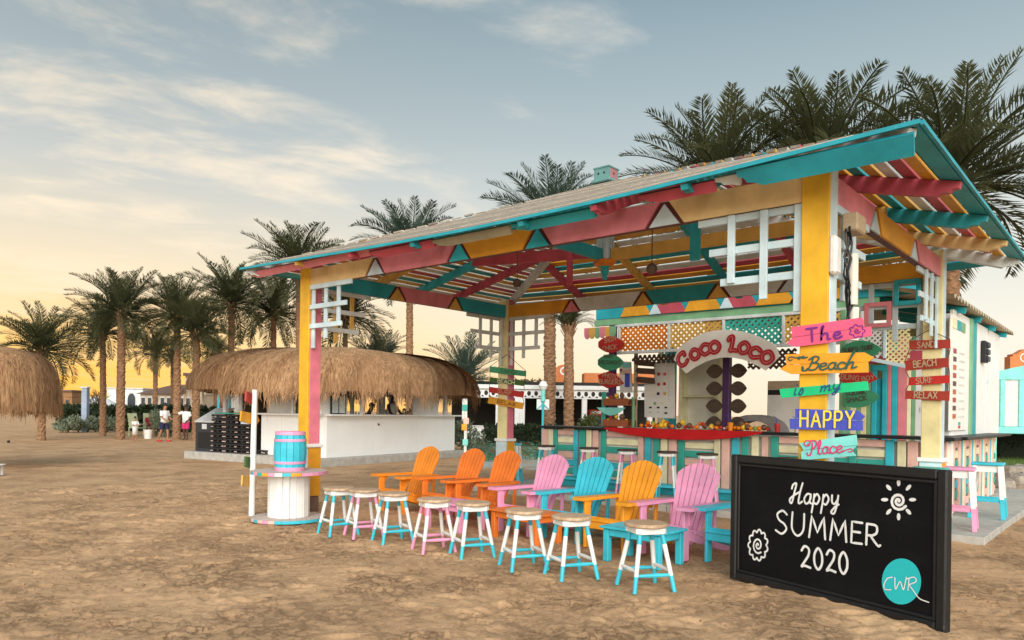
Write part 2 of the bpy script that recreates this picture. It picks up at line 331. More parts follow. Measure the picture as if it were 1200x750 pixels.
# ------------------------------------------------------------------ brush lettering
def catmull(p, n=6):
    if len(p) < 3: return p
    out = []; q = [p[0]]+list(p)+[p[-1]]
    if p[0] == p[-1]: q = [p[-2]]+list(p)+[p[1]]
    for i in range(1, len(q)-2):
        a, b, c, d = q[i-1:i+3]
        for k in range(n):
            t = k/n
            out.append(tuple(.5*(2*b[j]+(c[j]-a[j])*t+(2*a[j]-5*b[j]+4*c[j]-d[j])*t*t+(3*b[j]-a[j]-3*c[j]+d[j])*t**3) for j in (0, 1)))
    out.append(p[-1]); return out
def _g(w, *st): return w, [(s[0] == '~', [tuple(map(float, q.split(','))) for q in s.lstrip('~').split()]) for s in st]
GL = {
 'A': _g(.7, '0,0 .33,1 .68,0', '.12,.36 .56,.36'), 'B': _g(.6, '0,0 0,1', '~0,1 .42,.96 .46,.6 .1,.54', '~.1,.54 .55,.46 .55,.06 0,0'),
 'C': _g(.68, '~.62,.84 .38,1 .08,.78 0,.45 .12,.1 .38,0 .64,.16'), 'D': _g(.68, '0,0 0,1', '~0,1 .4,.94 .62,.55 .42,.08 0,0'), 'E': _g(.55, '.5,1 0,1 0,0 .52,0', '0,.53 .42,.53'),
 'F': _g(.52, '.5,1 0,1 0,0', '0,.53 .42,.53'), 'G': _g(.7, '~.62,.84 .38,1 .08,.78 0,.45 .12,.1 .38,0 .62,.12 .64,.42', '.64,.42 .38,.42'), 'H': _g(.66, '0,0 0,1', '.6,0 .6,1', '0,.52 .6,.52'), 'I': _g(.14, '.05,0 .05,1'),
 'K': _g(.62, '0,0 0,1', '.55,1 .02,.45 .58,0'), 'L': _g(.52, '0,1 0,0 .5,0'), 'M': _g(.85, '0,0 .1,1 .4,.25 .7,1 .8,0'), 'N': _g(.68, '0,0 0,1 .6,0 .6,1'), 'O': _g(.74, '~.34,1 .06,.75 .03,.3 .34,0 .64,.28 .62,.75 .34,1'),
 'P': _g(.58, '0,0 0,1', '~0,1 .45,.97 .52,.65 .35,.46 0,.46'), 'Q': _g(.76, '~.34,1 .06,.75 .03,.3 .34,0 .64,.28 .62,.75 .34,1', '.4,.25 .7,-.1'), 'R': _g(.62, '0,0 0,1', '~0,1 .45,.97 .5,.65 .3,.48 0,.46', '~.2,.46 .4,.2 .6,0 .7,.04'),
 'S': _g(.6, '~.52,.86 .3,1 .05,.82 .15,.58 .4,.44 .52,.22 .3,0 .0,.12'), 'T': _g(.64, '0,1 .62,1', '.31,1 .31,0'), 'U': _g(.66, '~0,1 0,.3 .28,0 .56,.28 .58,1'), 'V': _g(.66, '0,1 .32,0 .62,1'), 'W': _g(.9, '0,1 .2,0 .43,.75 .64,0 .86,1'), 'X': _g(.62, '0,1 .58,0', '.56,1 .02,0'), 'Y': _g(.62, '0,1 .3,.5 .6,1', '.3,.5 .3,0'),
 '2': _g(.6, '~.02,.78 .2,1 .46,.9 .44,.6 .15,.2 .02,.02 .2,.08 .56,.02'), '0': _g(.62, '~.28,1 .05,.7 .06,.25 .28,0 .5,.28 .5,.72 .28,1'), '-': _g(.4, '0,.45 .3,.45'), ' ': _g(.4),
 'a': _g(.52, '~.42,.42 .2,.5 .02,.25 .14,.01 .34,.1 .42,.42', '~.42,.48 .4,.1 .55,.02'), 'c': _g(.46, '~.42,.4 .22,.5 .02,.28 .16,.0 .46,.1'), 'e': _g(.48, '~.03,.22 .38,.32 .3,.5 .08,.4 .05,.12 .22,.0 .48,.12'),
 'h': _g(.56, '~.02,0 .08,.6 .2,1.02 .1,.95 .05,.3 .04,0', '~.06,.3 .26,.5 .4,.38 .4,.05 .54,.04'), 'i': _g(.30, '~.1,.5 .08,.06 .2,.02', '.14,.72 .15,.78'), 's': _g(.44, '~.0,.04 .2,.5 .32,.25 .2,.0 .02,.06'),
 'm': _g(.8, '~.0,.46 .04,.2 .03,0', '~.03,.25 .2,.5 .3,.3 .28,0', '~.3,.25 .48,.5 .58,.3 .58,.04 .74,.04'), 'p': _g(.54, '~.06,.5 .05,.1 .0,-.42', '~.05,.32 .24,.52 .42,.3 .28,.02 .06,.1'), 'y': _g(.54, '~.02,.5 .06,.16 .24,.08 .4,.3', '~.42,.5 .38,.0 .26,-.4 .06,-.34 .3,-.06 .5,.06'),
 'l': _g(.3, '~.0,.1 .22,.8 .14,1.02 .04,.7 .08,.05 .26,.03'), 'o': _g(.5, '~.22,.5 .03,.3 .12,.02 .32,.05 .4,.3 .22,.5'), 'd': _g(.5, '~.4,.4 .2,.5 .02,.2 .2,0 .4,.2', '.42,1 .42,0'),
 'Hs': _g(.78, '~.0,.72 .06,.92 .26,.98 .18,.5 .1,.05 .0,.0 -.06,.18 .2,.4 .5,.56', '~.66,1.02 .56,.6 .5,.1 .58,.0 .74,.1'),
 'Bs': _g(.74, '~-.5,.86 -.6,.98 -.48,1.02 -.3,.95 -.05,.98', '~.32,.92 .24,.4 .08,.02 -.2,.0 -.24,.3 -.16,.12', '~.1,.8 .4,1.02 .66,.9 .52,.6 .3,.54', '~.3,.54 .68,.46 .6,.1 .3,.0 .06,.12'),
 'Ps': _g(.62, '~.24,.86 .2,.4 .08,.0 -.12,-.02 -.16,.16', '~.0,.7 .12,1.0 .42,1.02 .56,.8 .4,.5 .2,.48'), 'hs': _g(.58, '~-.02,.1 .22,.9 .34,1.15 .28,1.2 .14,.6 .04,0', '~.08,.3 .3,.5 .38,.34 .34,.05 .6,.14'),
 'Lo': _g(.62, '~.16,.1 .3,.98 .1,1.0 .02,.8', '~.3,.98 .2,.3 .1,.04 .3,.06 .5,.0'), 'Co': _g(.7, '~.5,.72 .44,.98 .14,.8 .02,.4 .16,.04 .42,.06 .62,.3'),
}
def strokes(mb, lines, w, y=0.0, mi=0, M=None):
    """flat brush strokes in the xz plane at depth y; each stroke sits a hair above the one before"""
    for k, pts in enumerate(lines):
        pts = [Vector((p[0], p[1])) for p in pts]; q = [pts[0]]; closed = len(pts) > 5 and (pts[0]-pts[-1]).length < w*.3
        for p in pts[1:]:
            if (p-q[-1]).length > w*.08: q.append(p)
        pts = q; yy = y-.0011*k
        if len(pts) < 2: pts.append(pts[0]+Vector((w*.1, 0)))
        n = len(pts); Lf = []; Rt = []
        for i, p in enumerate(pts):
            t = (pts[1]-pts[-2]) if closed and i in (0, n-1) else (pts[min(i+1, n-1)]-pts[max(i-1, 0)]); t = t.normalized() if t.length > 1e-9 else Vector((1, 0)); nrm = Vector((-t.y, t.x))*(w/2)
            Lf.append(p+nrm); Rt.append(p-nrm)
        t0 = (pts[1]-pts[0]).normalized(); t1 = (pts[-1]-pts[-2]).normalized()
        def capp(c, t, sg):
            a = math.atan2(t.y, t.x)+(PI/2 if sg < 0 else -PI/2)
            return [c+Vector((math.cos(a+PI*i/5), math.sin(a+PI*i/5)))*(w/2) for i in range(6)]
        def put(p, f=0.0):
            v = Vector((p.x, yy-.0010*f, p.y)); return tuple(M @ v) if M is not None else tuple(v)
        fr_ = 0.0 if closed else 1.0
        vs = [put(p, fr_*i/n) for i, p in enumerate(Lf)]+[put(p, fr_*i/n) for i, p in enumerate(Rt)]
        fs = [(i, n+i, n+i+1, i+1) for i in range(n-1)]
        mb.add(vs, fs, mi)
        for c, t, sg in () if closed else ((pts[0], t0, -1), (pts[-1], t1, 1)):
            cp = capp(c, t, sg); mb.add([put(p, 0 if sg < 0 else (n-1)/n) for p in cp], [tuple(range(6))], mi)
def text_lines(chars, h, slant=0.0, gap=.16, arc=None):
    """chars: list of glyph keys; returns strokes in metres centred on x"""
    x = 0; out = []
    for c in chars:
        w, st = GL[c]
        for sm, pts in st:
            pts = catmull(pts) if sm else [tuple(a+(b-a)*k/3 for a, b in zip(p, q)) for p, q in zip(pts, pts[1:]) for k in range(3)]+[pts[-1]]
            out.append([((x+p[0]+slant*p[1])*h, p[1]*h) for p in pts])
        x += w+gap
    wtot = (x-gap)*h
    return [[(p[0]-wtot/2, p[1]) for p in l] for l in out], wtot
def lettering(parent, chars, h, x, z, w, mat, y=-.02, rot=0.0, slant=0.0, gap=.16, name='lettering', width=None, mb=None, mi=0):
    ln, wt = text_lines(chars, h, slant, gap); c, s = math.cos(rot), math.sin(rot)
    kx = width/wt if width else 1.0
    ln = [[(x+c*p[0]*kx-s*p[1], z+s*p[0]*kx+c*p[1]) for p in l] for l in ln]
    own = mb is None; mb = mb or MB(); strokes(mb, ln, w, y, mi)
    if own: return mb.build(name, mat, parent)
# ------------------------------------------------------------------ ground: one sheet of trodden sand
def vnoise(x, y, seed):
    xi = np.floor(x).astype(np.int64); yi = np.floor(y).astype(np.int64); fx = x-xi; fy = y-yi
    fx = fx*fx*(3-2*fx); fy = fy*fy*(3-2*fy)
    def h(a, b):
        n = (a*374761393+b*668265263+seed*1442695041) & 0x7fffffff; n = ((n ^ (n >> 13))*1274126177) & 0x7fffffff
        return ((n ^ (n >> 16)) & 0xffff)/65535.0
    return (h(xi, yi)*(1-fx)+h(xi+1, yi)*fx)*(1-fy)+(h(xi, yi+1)*(1-fx)+h(xi+1, yi+1)*fx)*fy-.5
def mound(u, v): return .085*np.exp(-((u-8.1)**2+(v+.55)**2)/1.6)
def ground():
    xs = np.concatenate([-np.geomspace(900, 14, 46), np.arange(-13.6, -6, .16), np.arange(-6, 11.6, .030), np.arange(11.6, 16, .2), np.geomspace(16.3, 900, 40)])
    ys = np.concatenate([-np.geomspace(600, 8, 30), np.arange(-7.6, -6, .12), np.arange(-6, 2.4, .030), np.arange(2.4, 9, .1), np.geomspace(9.2, 900, 70)])
    X, Y = np.meshgrid(xs, ys, indexing='ij')
    a = np.radians(24); U = X*np.cos(a)+Y*np.sin(a); V = -X*np.sin(a)+Y*np.cos(a)
    near = np.clip(1.35-np.hypot(X-5, Y+1)/24, 0, 1)
    Z = mound(X, Y)
    rough = np.clip(vnoise(U*.6, V*.9, 11)*2.2+.55, .12, 1)
    Z += near*(.026*vnoise(U*.55, V*.8, 1)+.010*vnoise(U*1.6, V*2.6, 2)+.007*vnoise(U*3.6, V*6.5, 3)+rough*(.015*vnoise(U*7, V*10, 4)+.016*vnoise(X*15, Y*17, 5)))
    # footprints pressed into the sand
    for k in range(1500):
        cx, cy = rng.uniform(-6, 10.5), rng.uniform(-5.6, 2.0); t = rng.uniform(0, 2*np.pi); d = rng.uniform(.008, .024)
        i0, i1 = np.searchsorted(xs, (cx-.3, cx+.3)); j0, j1 = np.searchsorted(ys, (cy-.3, cy+.3))
        sx = X[i0:i1, j0:j1]-cx; sy = Y[i0:i1, j0:j1]-cy; p = (sx*np.cos(t)+sy*np.sin(t))/.125; q = (-sx*np.sin(t)+sy*np.cos(t))/.055
        r2 = p*p+q*q; Z[i0:i1, j0:j1] += d*(-np.exp(-r2)+.55*np.exp(-(np.sqrt(r2)-1.5)**2*5))
    nx, ny = X.shape; I = np.arange(nx*ny).reshape(nx, ny)
    Fq = np.stack([I[:-1, :-1], I[1:, :-1], I[1:, 1:], I[:-1, 1:]], -1).reshape(-1, 4)
    m, nt, b = _nodes('beach sand')
    n1 = _tex(nt, .35, (1, 1, 1), 6, .6); n2 = _tex(nt, 4.6, (1, 1, 1), 10, .76); n3 = _tex(nt, 55, (1, 1, 1), 6, .8); n4 = _tex(nt, 1.1, (1, 1, 1), 6, .65); n5 = _tex(nt, 21, (1, 1, 1), 8, .78)
    c = _mixc(nt, _mr(nt, n1.outputs[0], .35, .65), (.57, .345, .185), (.64, .405, .225))
    c = _mixc(nt, _mr(nt, n4.outputs[0], .42, .68, 0, .25), c, (.44, .255, .14))
    c = _mixc(nt, _mr(nt, n2.outputs[0], .53, .72, 0, .28), c, (.36, .205, .11))
    c = _mixc(nt, _mr(nt, n5.outputs[0], .50, .64, 0, .42), c, (.27, .15, .082))
    n6 = _tex(nt, 6.0, (1, 1, 1), 8, .72); n7 = _tex(nt, .8, (1, 1, 1), 4, .6)
    ab = nt.nodes.new('ShaderNodeMath'); ab.operation = 'SUBTRACT'; nt.links.new(n6.outputs[0], ab.inputs[0]); ab.inputs[1].default_value = .5
    ab2 = nt.nodes.new('ShaderNodeMath'); ab2.operation = 'ABSOLUTE'; nt.links.new(ab.outputs[0], ab2.inputs[0])
    cr = nt.nodes.new('ShaderNodeMath'); cr.operation = 'MULTIPLY'; nt.links.new(_mr(nt, ab2.outputs[0], .004, .030, 1, 0), cr.inputs[0]); nt.links.new(_mr(nt, n7.outputs[0], .40, .66, .35, .9), cr.inputs[1])
    cf = nt.nodes.new('ShaderNodeMath'); cf.operation = 'MULTIPLY'; nt.links.new(cr.outputs[0], cf.inputs[0]); cf.inputs[1].default_value = .4
    c = _mixc(nt, cf.outputs[0], c, (.15, .078, .04))  # shade of thin creases painted into the sand colour
    c = _mixc(nt, _mr(nt, n3.outputs[0], .52, .75, 0, .5), c, (.80, .60, .39))
    nt.links.new(c, b.inputs['Base Color']); b.inputs['Roughness'].default_value = .95; b.inputs['Specular IOR Level'].default_value = .15
    def madd(x, k, y):
        q = nt.nodes.new('ShaderNodeMath'); q.operation = 'MULTIPLY_ADD'; nt.links.new(x, q.inputs[0]); q.inputs[1].default_value = k; nt.links.new(y, q.inputs[2]); return q.outputs[0]
    hgt = madd(cr.outputs[0], -1.1, madd(n2.outputs[0], -2.4, madd(n5.outputs[0], -1.3, n3.outputs[0])))
    bp = nt.nodes.new('ShaderNodeBump'); nt.links.new(_mr(nt, n4.outputs[0], .40, .58, .35, 1.0), bp.inputs['Strength']); bp.inputs['Distance'].default_value = .016
    nt.links.new(hgt, bp.inputs['Height']); nt.links.new(bp.outputs[0], b.inputs['Normal'])
    me = npmesh('sand', np.stack([X, Y, Z], -1).reshape(-1, 3), Fq, m, True)
    tag(inst('ground', me), kind='structure')
ground()
def clods():
    n = 5200; x = rng.uniform(-5, 10.5, n); y = rng.uniform(-5.8, 2.0, n); r = rng.uniform(.004, .013, n)*(1+(rng.uniform(0, 1, n) > .96)*.8)
    oc = np.array([(1, 0, 0), (-1, 0, 0), (0, 1, 0), (0, -1, 0), (0, 0, 1), (0, 0, -1)], float); fc = np.array([(0, 2, 4), (2, 1, 4), (1, 3, 4), (3, 0, 4), (2, 0, 5), (1, 2, 5), (3, 1, 5), (0, 3, 5)])
    V = oc[None]*r[:, None, None]*rng.uniform(.6, 1.4, (n, 6, 1)); V[:, :, 0] += x[:, None]; V[:, :, 1] += y[:, None]; V[:, :, 2] = V[:, :, 2]*.7+(mound(x, y)+.004)[:, None]
    tag(inst('sand_clods', npmesh('sand_clods', V.reshape(-1, 3), (fc[None]+np.arange(n)[:, None, None]*6).reshape(-1, 3), plain('damp sand crumbs', (.30, .18, .10), .95, var=.4))), kind='stuff')
clods()
# concrete apron under the bar
def apron():
    root = thing('concrete_apron', 'low worn concrete slab that the bar counter and stools stand on', 'slab'); root['kind'] = 'structure'
    x0, x1, y0, y1 = -.6, 8.4, 4.3, 12.6; xs = [x0, .9, 2.4, 3.9, 5.4, 6.9, x1]; ys = [y0, 6.2, 8.2, 10.4, y1]
    k = 0
    for a, b in zip(xs, xs[1:]):
        for c, d in zip(ys, ys[1:]):
            MB().box(((a+b)/2, (c+d)/2, -.02+.001*(k % 3)), (b-a-.012, d-c-.012, .24), ch=.008).build('paving_slab', CONC, root); k += 1
apron()
# ------------------------------------------------------------------ the pavilion
PAV = thing('beach_pavilion', 'open timber pavilion with colourful painted posts, beams and slatted roof over the bar', 'pavilion')
WU, DV = 7.806, 4.733; PW = .24; BZ0, BZ1 = 3.53, 3.78
EU0, EU1, EV0, EV1, EZ = -.98, 8.62, -.57, 5.6, 3.79; APX = Vector((3.82, 2.5, 4.99))
def post(u, v, front, side, foot, fside):
    mb = MB(); c = (u-PW/2, v+PW/2)
    for (dx, dy, w, d, m) in ((0, -PW/2+.02, PW, .04, 0), (PW/2-.02, .02, .04, PW-.04, 1), (-PW/2+.02, .02, .04, PW-.04, 0), (0, PW/2-.02, PW-.08, .04, 1)):
        mb.box((c[0]+dx, c[1]+dy, (1.06+BZ1+.12)/2), (w, d, BZ1+.12-1.06), ch=.006, mi=m)
    p = mb.build('post', [front, side], PAV)
    MB().box((c[0], c[1], 1.03), (PW+.09, PW+.09, .06), ch=.012).build('collar', P['white'], p)
    mb = MB()
    for (dx, dy, w, d, m) in ((0, -PW/2+.0, PW+.03, .04, 0), (PW/2, .02, .04, PW-.01, 1), (-PW/2, .02, .04, PW-.01, 0), (0, PW/2, PW-.05, .04, 1)):
        mb.box((c[0]+dx, c[1]+dy, (.24+.998)/2), (w, d, .758), ch=.006, mi=m)
    mb.build('plinth', [foot, fside], p)
    MB().box((c[0], c[1], .1), (PW+.01, PW+.01, .278), ch=.02).build('footing', plain('brown stained concrete', (.16, .10, .07), .9), p)
post(0, 0, P['yellow'], P['rosewhite'], P['ice'], P['ochre'])
post(WU, 0, P['yellow'], P['ice'], P['ice'], P['ochre'])
post(WU, DV, P['pale'], P['ice'], P['ice'], P['ochre'])
post(0, DV, P['pale'], P['rosewhite'], P['ice'], P['ochre'])
def beam(p0, p1, outn, tris, cols, tcols):
    """maroon core with trapezoid panels between triangles on the face whose normal is outn; tris = fractions along"""
    p0 = Vector(p0); p1 = Vector(p1); L = (p1-p0).length; x = (p1-p0).normalized(); n = Vector(outn)
    b = MB().bar(p0+UP*(BZ0+BZ1)/2, p1+UP*(BZ0+BZ1)/2, .09, BZ1-BZ0-.012).build('beam', P['maroon'], PAV)
    s = 1 if x.cross(UP).dot(n) > 0 else -1
    if s > 0: M = Matrix((x, -n, UP)).transposed().to_4x4(); M.translation = p0+UP*BZ0+n*.045
    else: M = Matrix((-x, -n, UP)).transposed().to_4x4(); M.translation = p1+UP*BZ0+n*.045; tris = [1-t for t in tris][::-1]; cols = cols[::-1]; tcols = tcols[::-1]
    h = BZ1-BZ0; t = [q*L for q in tris]; hw = .2; g = .028
    bot = [0]+t+[L]; top = [0]+t+[L]
    for i, c in enumerate(cols):
        l0, l1 = bot[i], bot[i+1]; e0 = 0 if i == 0 else 1; e1 = 0 if i == len(cols)-1 else 1
        poly = [(l0+e0*(hw+g), 0), (l1-e1*(hw+g), 0), (l1-e1*(g+.02), h), (l0+e0*(g+.02), h)]
        MB().prism(poly, -.028, 0, M=M, mi_side=0).build('beam_panel', P[c], b)
    for q, c in zip(t, tcols):
        MB().prism([(q-hw+g, .002), (q+hw-g, .002), (q, h-.03)], -.022, -.001, M=M).build('beam_triangle', P[c], b)
def ufr(px, py, v, a, b): return (pv(px, py, v).x-a)/(b-a)
U0, U1 = 0, WU-PW
beam((U0, .1, 0), (U1, .1, 0), (0, -1, 0), [ufr(q, y, 0, U0, U1) for q, y in ((437, 320), (535, 295), (627, 283), (776, 262))],
     ['cream', 'pink', 'ochre', 'pink', 'cream'], ['ice', 'turq', 'turq', 'ice'])
beam((U0, DV+.1, 0), (U1, DV+.1, 0), (0, -1, 0), [ufr(q, y, DV, U0, U1) for q, y in ((668, 366), (752, 360), (840, 352), (925, 343))],
     ['ochre', 'grey', 'teal', 'grey', 'ochre'], ['pink', 'mustard', 'mustard', 'ice'])
beam((-.13, PW, 0), (-.13, DV, 0), (1, 0, 0), [.36, .68], ['teal', 'pink', 'teal'], ['mustard', 'mustard'])
beam((WU-.1, PW, 0), (WU-.1, DV, 0), (1, 0, 0), [.30, .68], ['pink', 'ochre', 'pink'], ['ice', 'ice'])
# ---- roof boards: four slopes, boards lie along the eaves with gaps between them
CYC = ['ochre', 'crimson', 'grey', 'mustard', 'teal']
CORN = [Vector((EU0, EV0, EZ)), Vector((EU1, EV0, EZ)), Vector((EU1, EV1, EZ)), Vector((EU0, EV1, EZ))]
def sag(u): f = max(0, min(1, (u-EU0)/(EU1-EU0))); return .115*max(0, math.sin(PI*f**1.15))
def slope(i, start, shift=0):
    A, B = CORN[i], CORN[(i+1) % 4]; mid = (A+B)/2; e = (B-A).normalized(); up = APX-mid; up -= e*up.dot(e); Ls = up.length; up.normalize(); n = e.cross(up).normalized()
    pitch = .158; k = 0; t = 0.0
    while t < Ls-.12:
        w = .178 if k == 0 else .122
        t1 = min(t+w, Ls-.02)
        def edge(q, off, hh):
            f = q/Ls; a = A.lerp(APX, f); b = B.lerp(APX, f); return a+e*off+n*hh, b-e*off+n*hh
        th = .026; dz = random.uniform(-.004, .016)
        if (edge(t1, .0, 0)[1]-edge(t1, 0, 0)[0]).dot(e) < .1: break
        mb = MB(); ns = 6 if i in (0, 2) else 1; v = []
        for j in range(ns+1):
            for q, hh in ((t, dz), (t1, dz), (t1, th+dz), (t, th+dz)):
                a, b = edge(q, .006, hh); p = a.lerp(b, j/ns)
                v.append(p-UP*sag(p.x)*(1-q/Ls)*(ns > 1))
        fs = [(4*j+0, 4*j+4, 4*j+5, 4*j+1) for j in range(ns)][::1]
        mb.add(v, [tuple(4*j+q for q in (0, 1, 5, 4)) for j in range(ns)], 0)
        mb.add(v, [tuple(4*j+q for q in (2, 3, 7, 6)) for j in range(ns)]+[(3, 2, 1, 0), tuple(4*ns+q for q in (0, 1, 2, 3))], 1)
        mb.add(v, [tuple(4*j+q for q in (3, 0, 4, 7)) for j in range(ns)], 2 if i in (0, 3) else 0)
        mb.add(v, [tuple(4*j+q for q in (1, 2, 6, 5)) for j in range(ns)], 2 if i == 3 else 0)
        c = P['teal'] if k == 0 else P[CYC[(k-1+start) % 5]]
        mb.build('roof_board', [c, WROOF, WEDGE], PAV); k += 1; t = t1+(pitch-.120)
for i, st in ((0, 1), (1, 0), (2, 2), (3, 1)): slope(i, st)
def roofz(u, v):
    fv = min((v-EV0)/(APX.y-EV0), (EV1-v)/(EV1-APX.y)); fu = min((u-EU0)/(APX.x-EU0), (EU1-u)/(EU1-APX.x)); sg = sag(u)*(1-fv) if fv < fu else 0
    a = -sg/(APX.z-EZ)+min((u-EU0)/(APX.x-EU0), (EU1-u)/(EU1-APX.x), (v-EV0)/(APX.y-EV0), (EV1-v)/(EV1-APX.y)); return EZ+(APX.z-EZ)*a
def rafter(p0, p1, col, w=.07, h=.13, name='rafter', tail=False):
    a = Vector((p0[0], p0[1], roofz(*p0)-h/2-.012)); b = Vector((p1[0], p1[1], roofz(*p1)-h/2-.012)); mb = MB()
    x = (b-a); L = x.length; x.normalize(); y = UP.cross(x).normalized(); z = x.cross(y)
    M = Matrix((x, y, z)).transposed().to_4x4(); M.translation = a
    if tail:   # scalloped end
        poly = [(0, h/2), (0, h*.12), (.05, h*.02), (.07, -h*.2), (.13, -h*.26), (.18, -h/2), (L, -h/2), (L, h/2)]
    else: poly = [(0, h/2), (0, -h/2), (L, -h/2), (L, h/2)]
    mb.prism(poly, -w/2, w/2, M=M); return mb.build(name, P[col], PAV)
for c in CORN: rafter((c.x+(.06 if c.x < 3 else -.06), c.y+(.06 if c.y < 2 else -.06)), (APX.x+(-.1 if c.x < 3 else .1), APX.y+(-.07 if c.y < 2 else .07)), 'grey', .08, .15, 'hip_rafter', True)
def hipv_at_u(u, front): f = min((u-EU0)/(APX.x-EU0), (EU1-u)/(EU1-APX.x)); return EV0+(APX.y-EV0)*f if front else EV1-(EV1-APX.y)*f
def hipu_at_v(v, left): f = min((v-EV0)/(APX.y-EV0), (EV1-v)/(EV1-APX.y)); return EU0+(APX.x-EU0)*f if left else EU1-(EU1-APX.x)*f
for q, c in ((.5, 'mustard'), (1.75, 'crimson'), (3.0, 'teal'), (4.75, 'teal'), (5.7, 'crimson'), (6.7, 'teal')): rafter((q, EV0+.02), (q, hipv_at_u(q, True)-.06), c, tail=True)
for px, py, c in ((668, 362, 'crimson'), (752, 356, 'mustard'), (842, 350, 'teal'), (930, 343, 'crimson')):
    q = pv(px, py, DV).x; rafter((q, EV1-.02), (q, hipv_at_u(q, False)+.06), c, tail=True)
for q, c in ((1.0, 'grey'), (1.75, 'mustard'), (2.75, 'turq'), (3.7, 'crimson')): rafter((EU0+.02, q), (hipu_at_v(q, True)-.06, q), c, tail=True)
for q, c in ((1.15, 'crimson'), (2.65, 'teal'), (4.1, 'cream')): rafter((EU1-.02, q), (hipu_at_v(q, False)+.06, q), c, w=.09, h=.15, tail=True)
# ---- fascia: bright turquoise edge strip and coloured scalloped boards under it
def strip(a, b, col, w, h, name='fascia'):
    a = Vector(a); b = Vector(b); mb = MB(); n = 12 if abs((b-a).x) > 1 else 1
    for j in range(n):
        p = a.lerp(b, j/n); q = a.lerp(b, (j+1)/n)
        if n > 1: p.z -= sag(p.x); q.z -= sag(q.x)
        mb.bar(p, q, w, h)
    return mb.build(name, P[col], PAV)
o = .028
strip((EU0-.02, EV0-o, EZ+.015), (EU1+.02, EV0-o, EZ+.015), 'edge', .026, .034, 'eave_strip'); strip((EU0-.02, EV1+o, EZ+.015), (EU1+.02, EV1+o, EZ+.015), 'edge', .026, .034, 'eave_strip')
strip((EU0-o, EV0, EZ+.015), (EU0-o, EV1, EZ+.015), 'edge', .026, .034, 'eave_strip'); strip((EU1+o, EV0, EZ+.015), (EU1+o, EV1, EZ+.015), 'edge', .026, .034, 'eave_strip')
def fascia(u0, u1, col, h=.11):
    big = u1 > 8
    poly = [(u0, 0), (u0, -h*.35), (u0+.05, -h*.45), (u0+.07, -h*.72), (u0+.14, -h*.8), (u0+.2, -h), (u1-.02, -h), (u1, 0)]
    M = Matrix.Translation((0, EV0+(.012 if big else .10), EZ-.014+(0 if big else .03)-sag((u0+u1)/2))); MB().prism(poly, -.02, .02, M=M @ Matrix.Rotation(R(42), 4, 'X')).build('fascia', P[col], PAV)
E0 = [pv(q, y, EV0).x for q, y in ((420, 292), (500, 272), (592, 262), (690, 240), (742, 230), (832, 206), (862, 200))]
for a, b, c in ((EU0, E0[0]+.1, 'pink'), (E0[0]+.1, E0[1], 'crimson'), (E0[1], E0[2]-.02, 'olive'), (E0[2], E0[3], 'teal'), (E0[4], E0[5], 'crimson'), (E0[5], E0[6], 'grey'), (E0[6], EU1-.03, 'edge')):
    fascia(a, b, c, .18 if b > 8 else .11)
# ---- king post, ties, finial, cupola
kp = MB().box((APX.x, APX.y, 4.36), (.19, .19, 1.0), ch=.01)
for k in (-1, 0, 1):
    for s in (-1, 1):
        kp.box((APX.x+k*.055, APX.y+s*.1, 4.36), (.028, .02, .98)); kp.box((APX.x+s*.1, APX.y+k*.055, 4.36), (.02, .028, .98))
kpo = kp.build('king_post', P['ice'], PAV)
MB().lathe([(.12, 3.77), (.2, 3.81), (.21, 3.86)], 4, (APX.x, APX.y, 0), smooth=False).build('cap', P['orange'], kpo)
MB().lathe([(.0, 3.57), (.03, 3.575), (.045, 3.61), (.03, 3.645), (.05, 3.66), (.065, 3.70), (.05, 3.74), (.09, 3.775)], 14, (APX.x, APX.y, 0)).build('finial', P['turq'], kpo)
TZ = 3.93
MB().bar((1.15, APX.y, 4.17), (APX.x-.12, APX.y, 4.0), .08, .17, ch=.006).build('tie_beam', P['crimson'], PAV)
for a, b, c in ( ((APX.x+.12, APX.y), (WU-.16, APX.y), 'mustard'), ((APX.x, .16), (APX.x, APX.y-.12), 'teal')):
    MB().bar((*a, TZ), (*b, TZ), .08, .17, ch=.006).build('tie_beam', P[c], PAV)
for px, y0, y1, v, c, w in ((815, 262, 305, 1.7, 'turq', .13), (668, 296, 334, 2.3, 'crimson', .09)):
    a, b = pv(px, y0, v), pv(px, y1, v); MB().box((a.x, v, (a.z+b.z)/2+.08), (w, .05, a.z-b.z+.16), ch=.005).build('hanging_strut', P[c], PAV)
cu = MB(); z = APX.z+.02; cu.box((APX.x, APX.y, z), (.33, .33, .05), ch=.012); cuo = cu.build('cupola', P['fadedmint'], PAV)
mb = MB(); mb.box((APX.x, APX.y-.11, z+.105), (.26, .04, .16), mi=0).box((APX.x+.11, APX.y+.0, z+.105), (.04, .18, .16), mi=1).box((APX.x-.11, APX.y, z+.105), (.04, .18, .16), mi=1).box((APX.x, APX.y+.11, z+.105), (.26, .04, .16), mi=0); mb.box((APX.x, APX.y, z+.196), (.28, .28, .02), mi=0)
mb.build('cupola_box', [P['fadedmint'], P['fadedrose']], cuo)
mb = MB()
for q in (-.05, .05): mb.tube([(APX.x+q, APX.y-.126, z+.11), (APX.x+q, APX.y-.135, z+.11)], .016, 8)
mb.tube([(APX.x+.126, APX.y, z+.11), (APX.x+.135, APX.y, z+.11)], .016, 8); mb.build('vent_hole', P['black'], cuo)
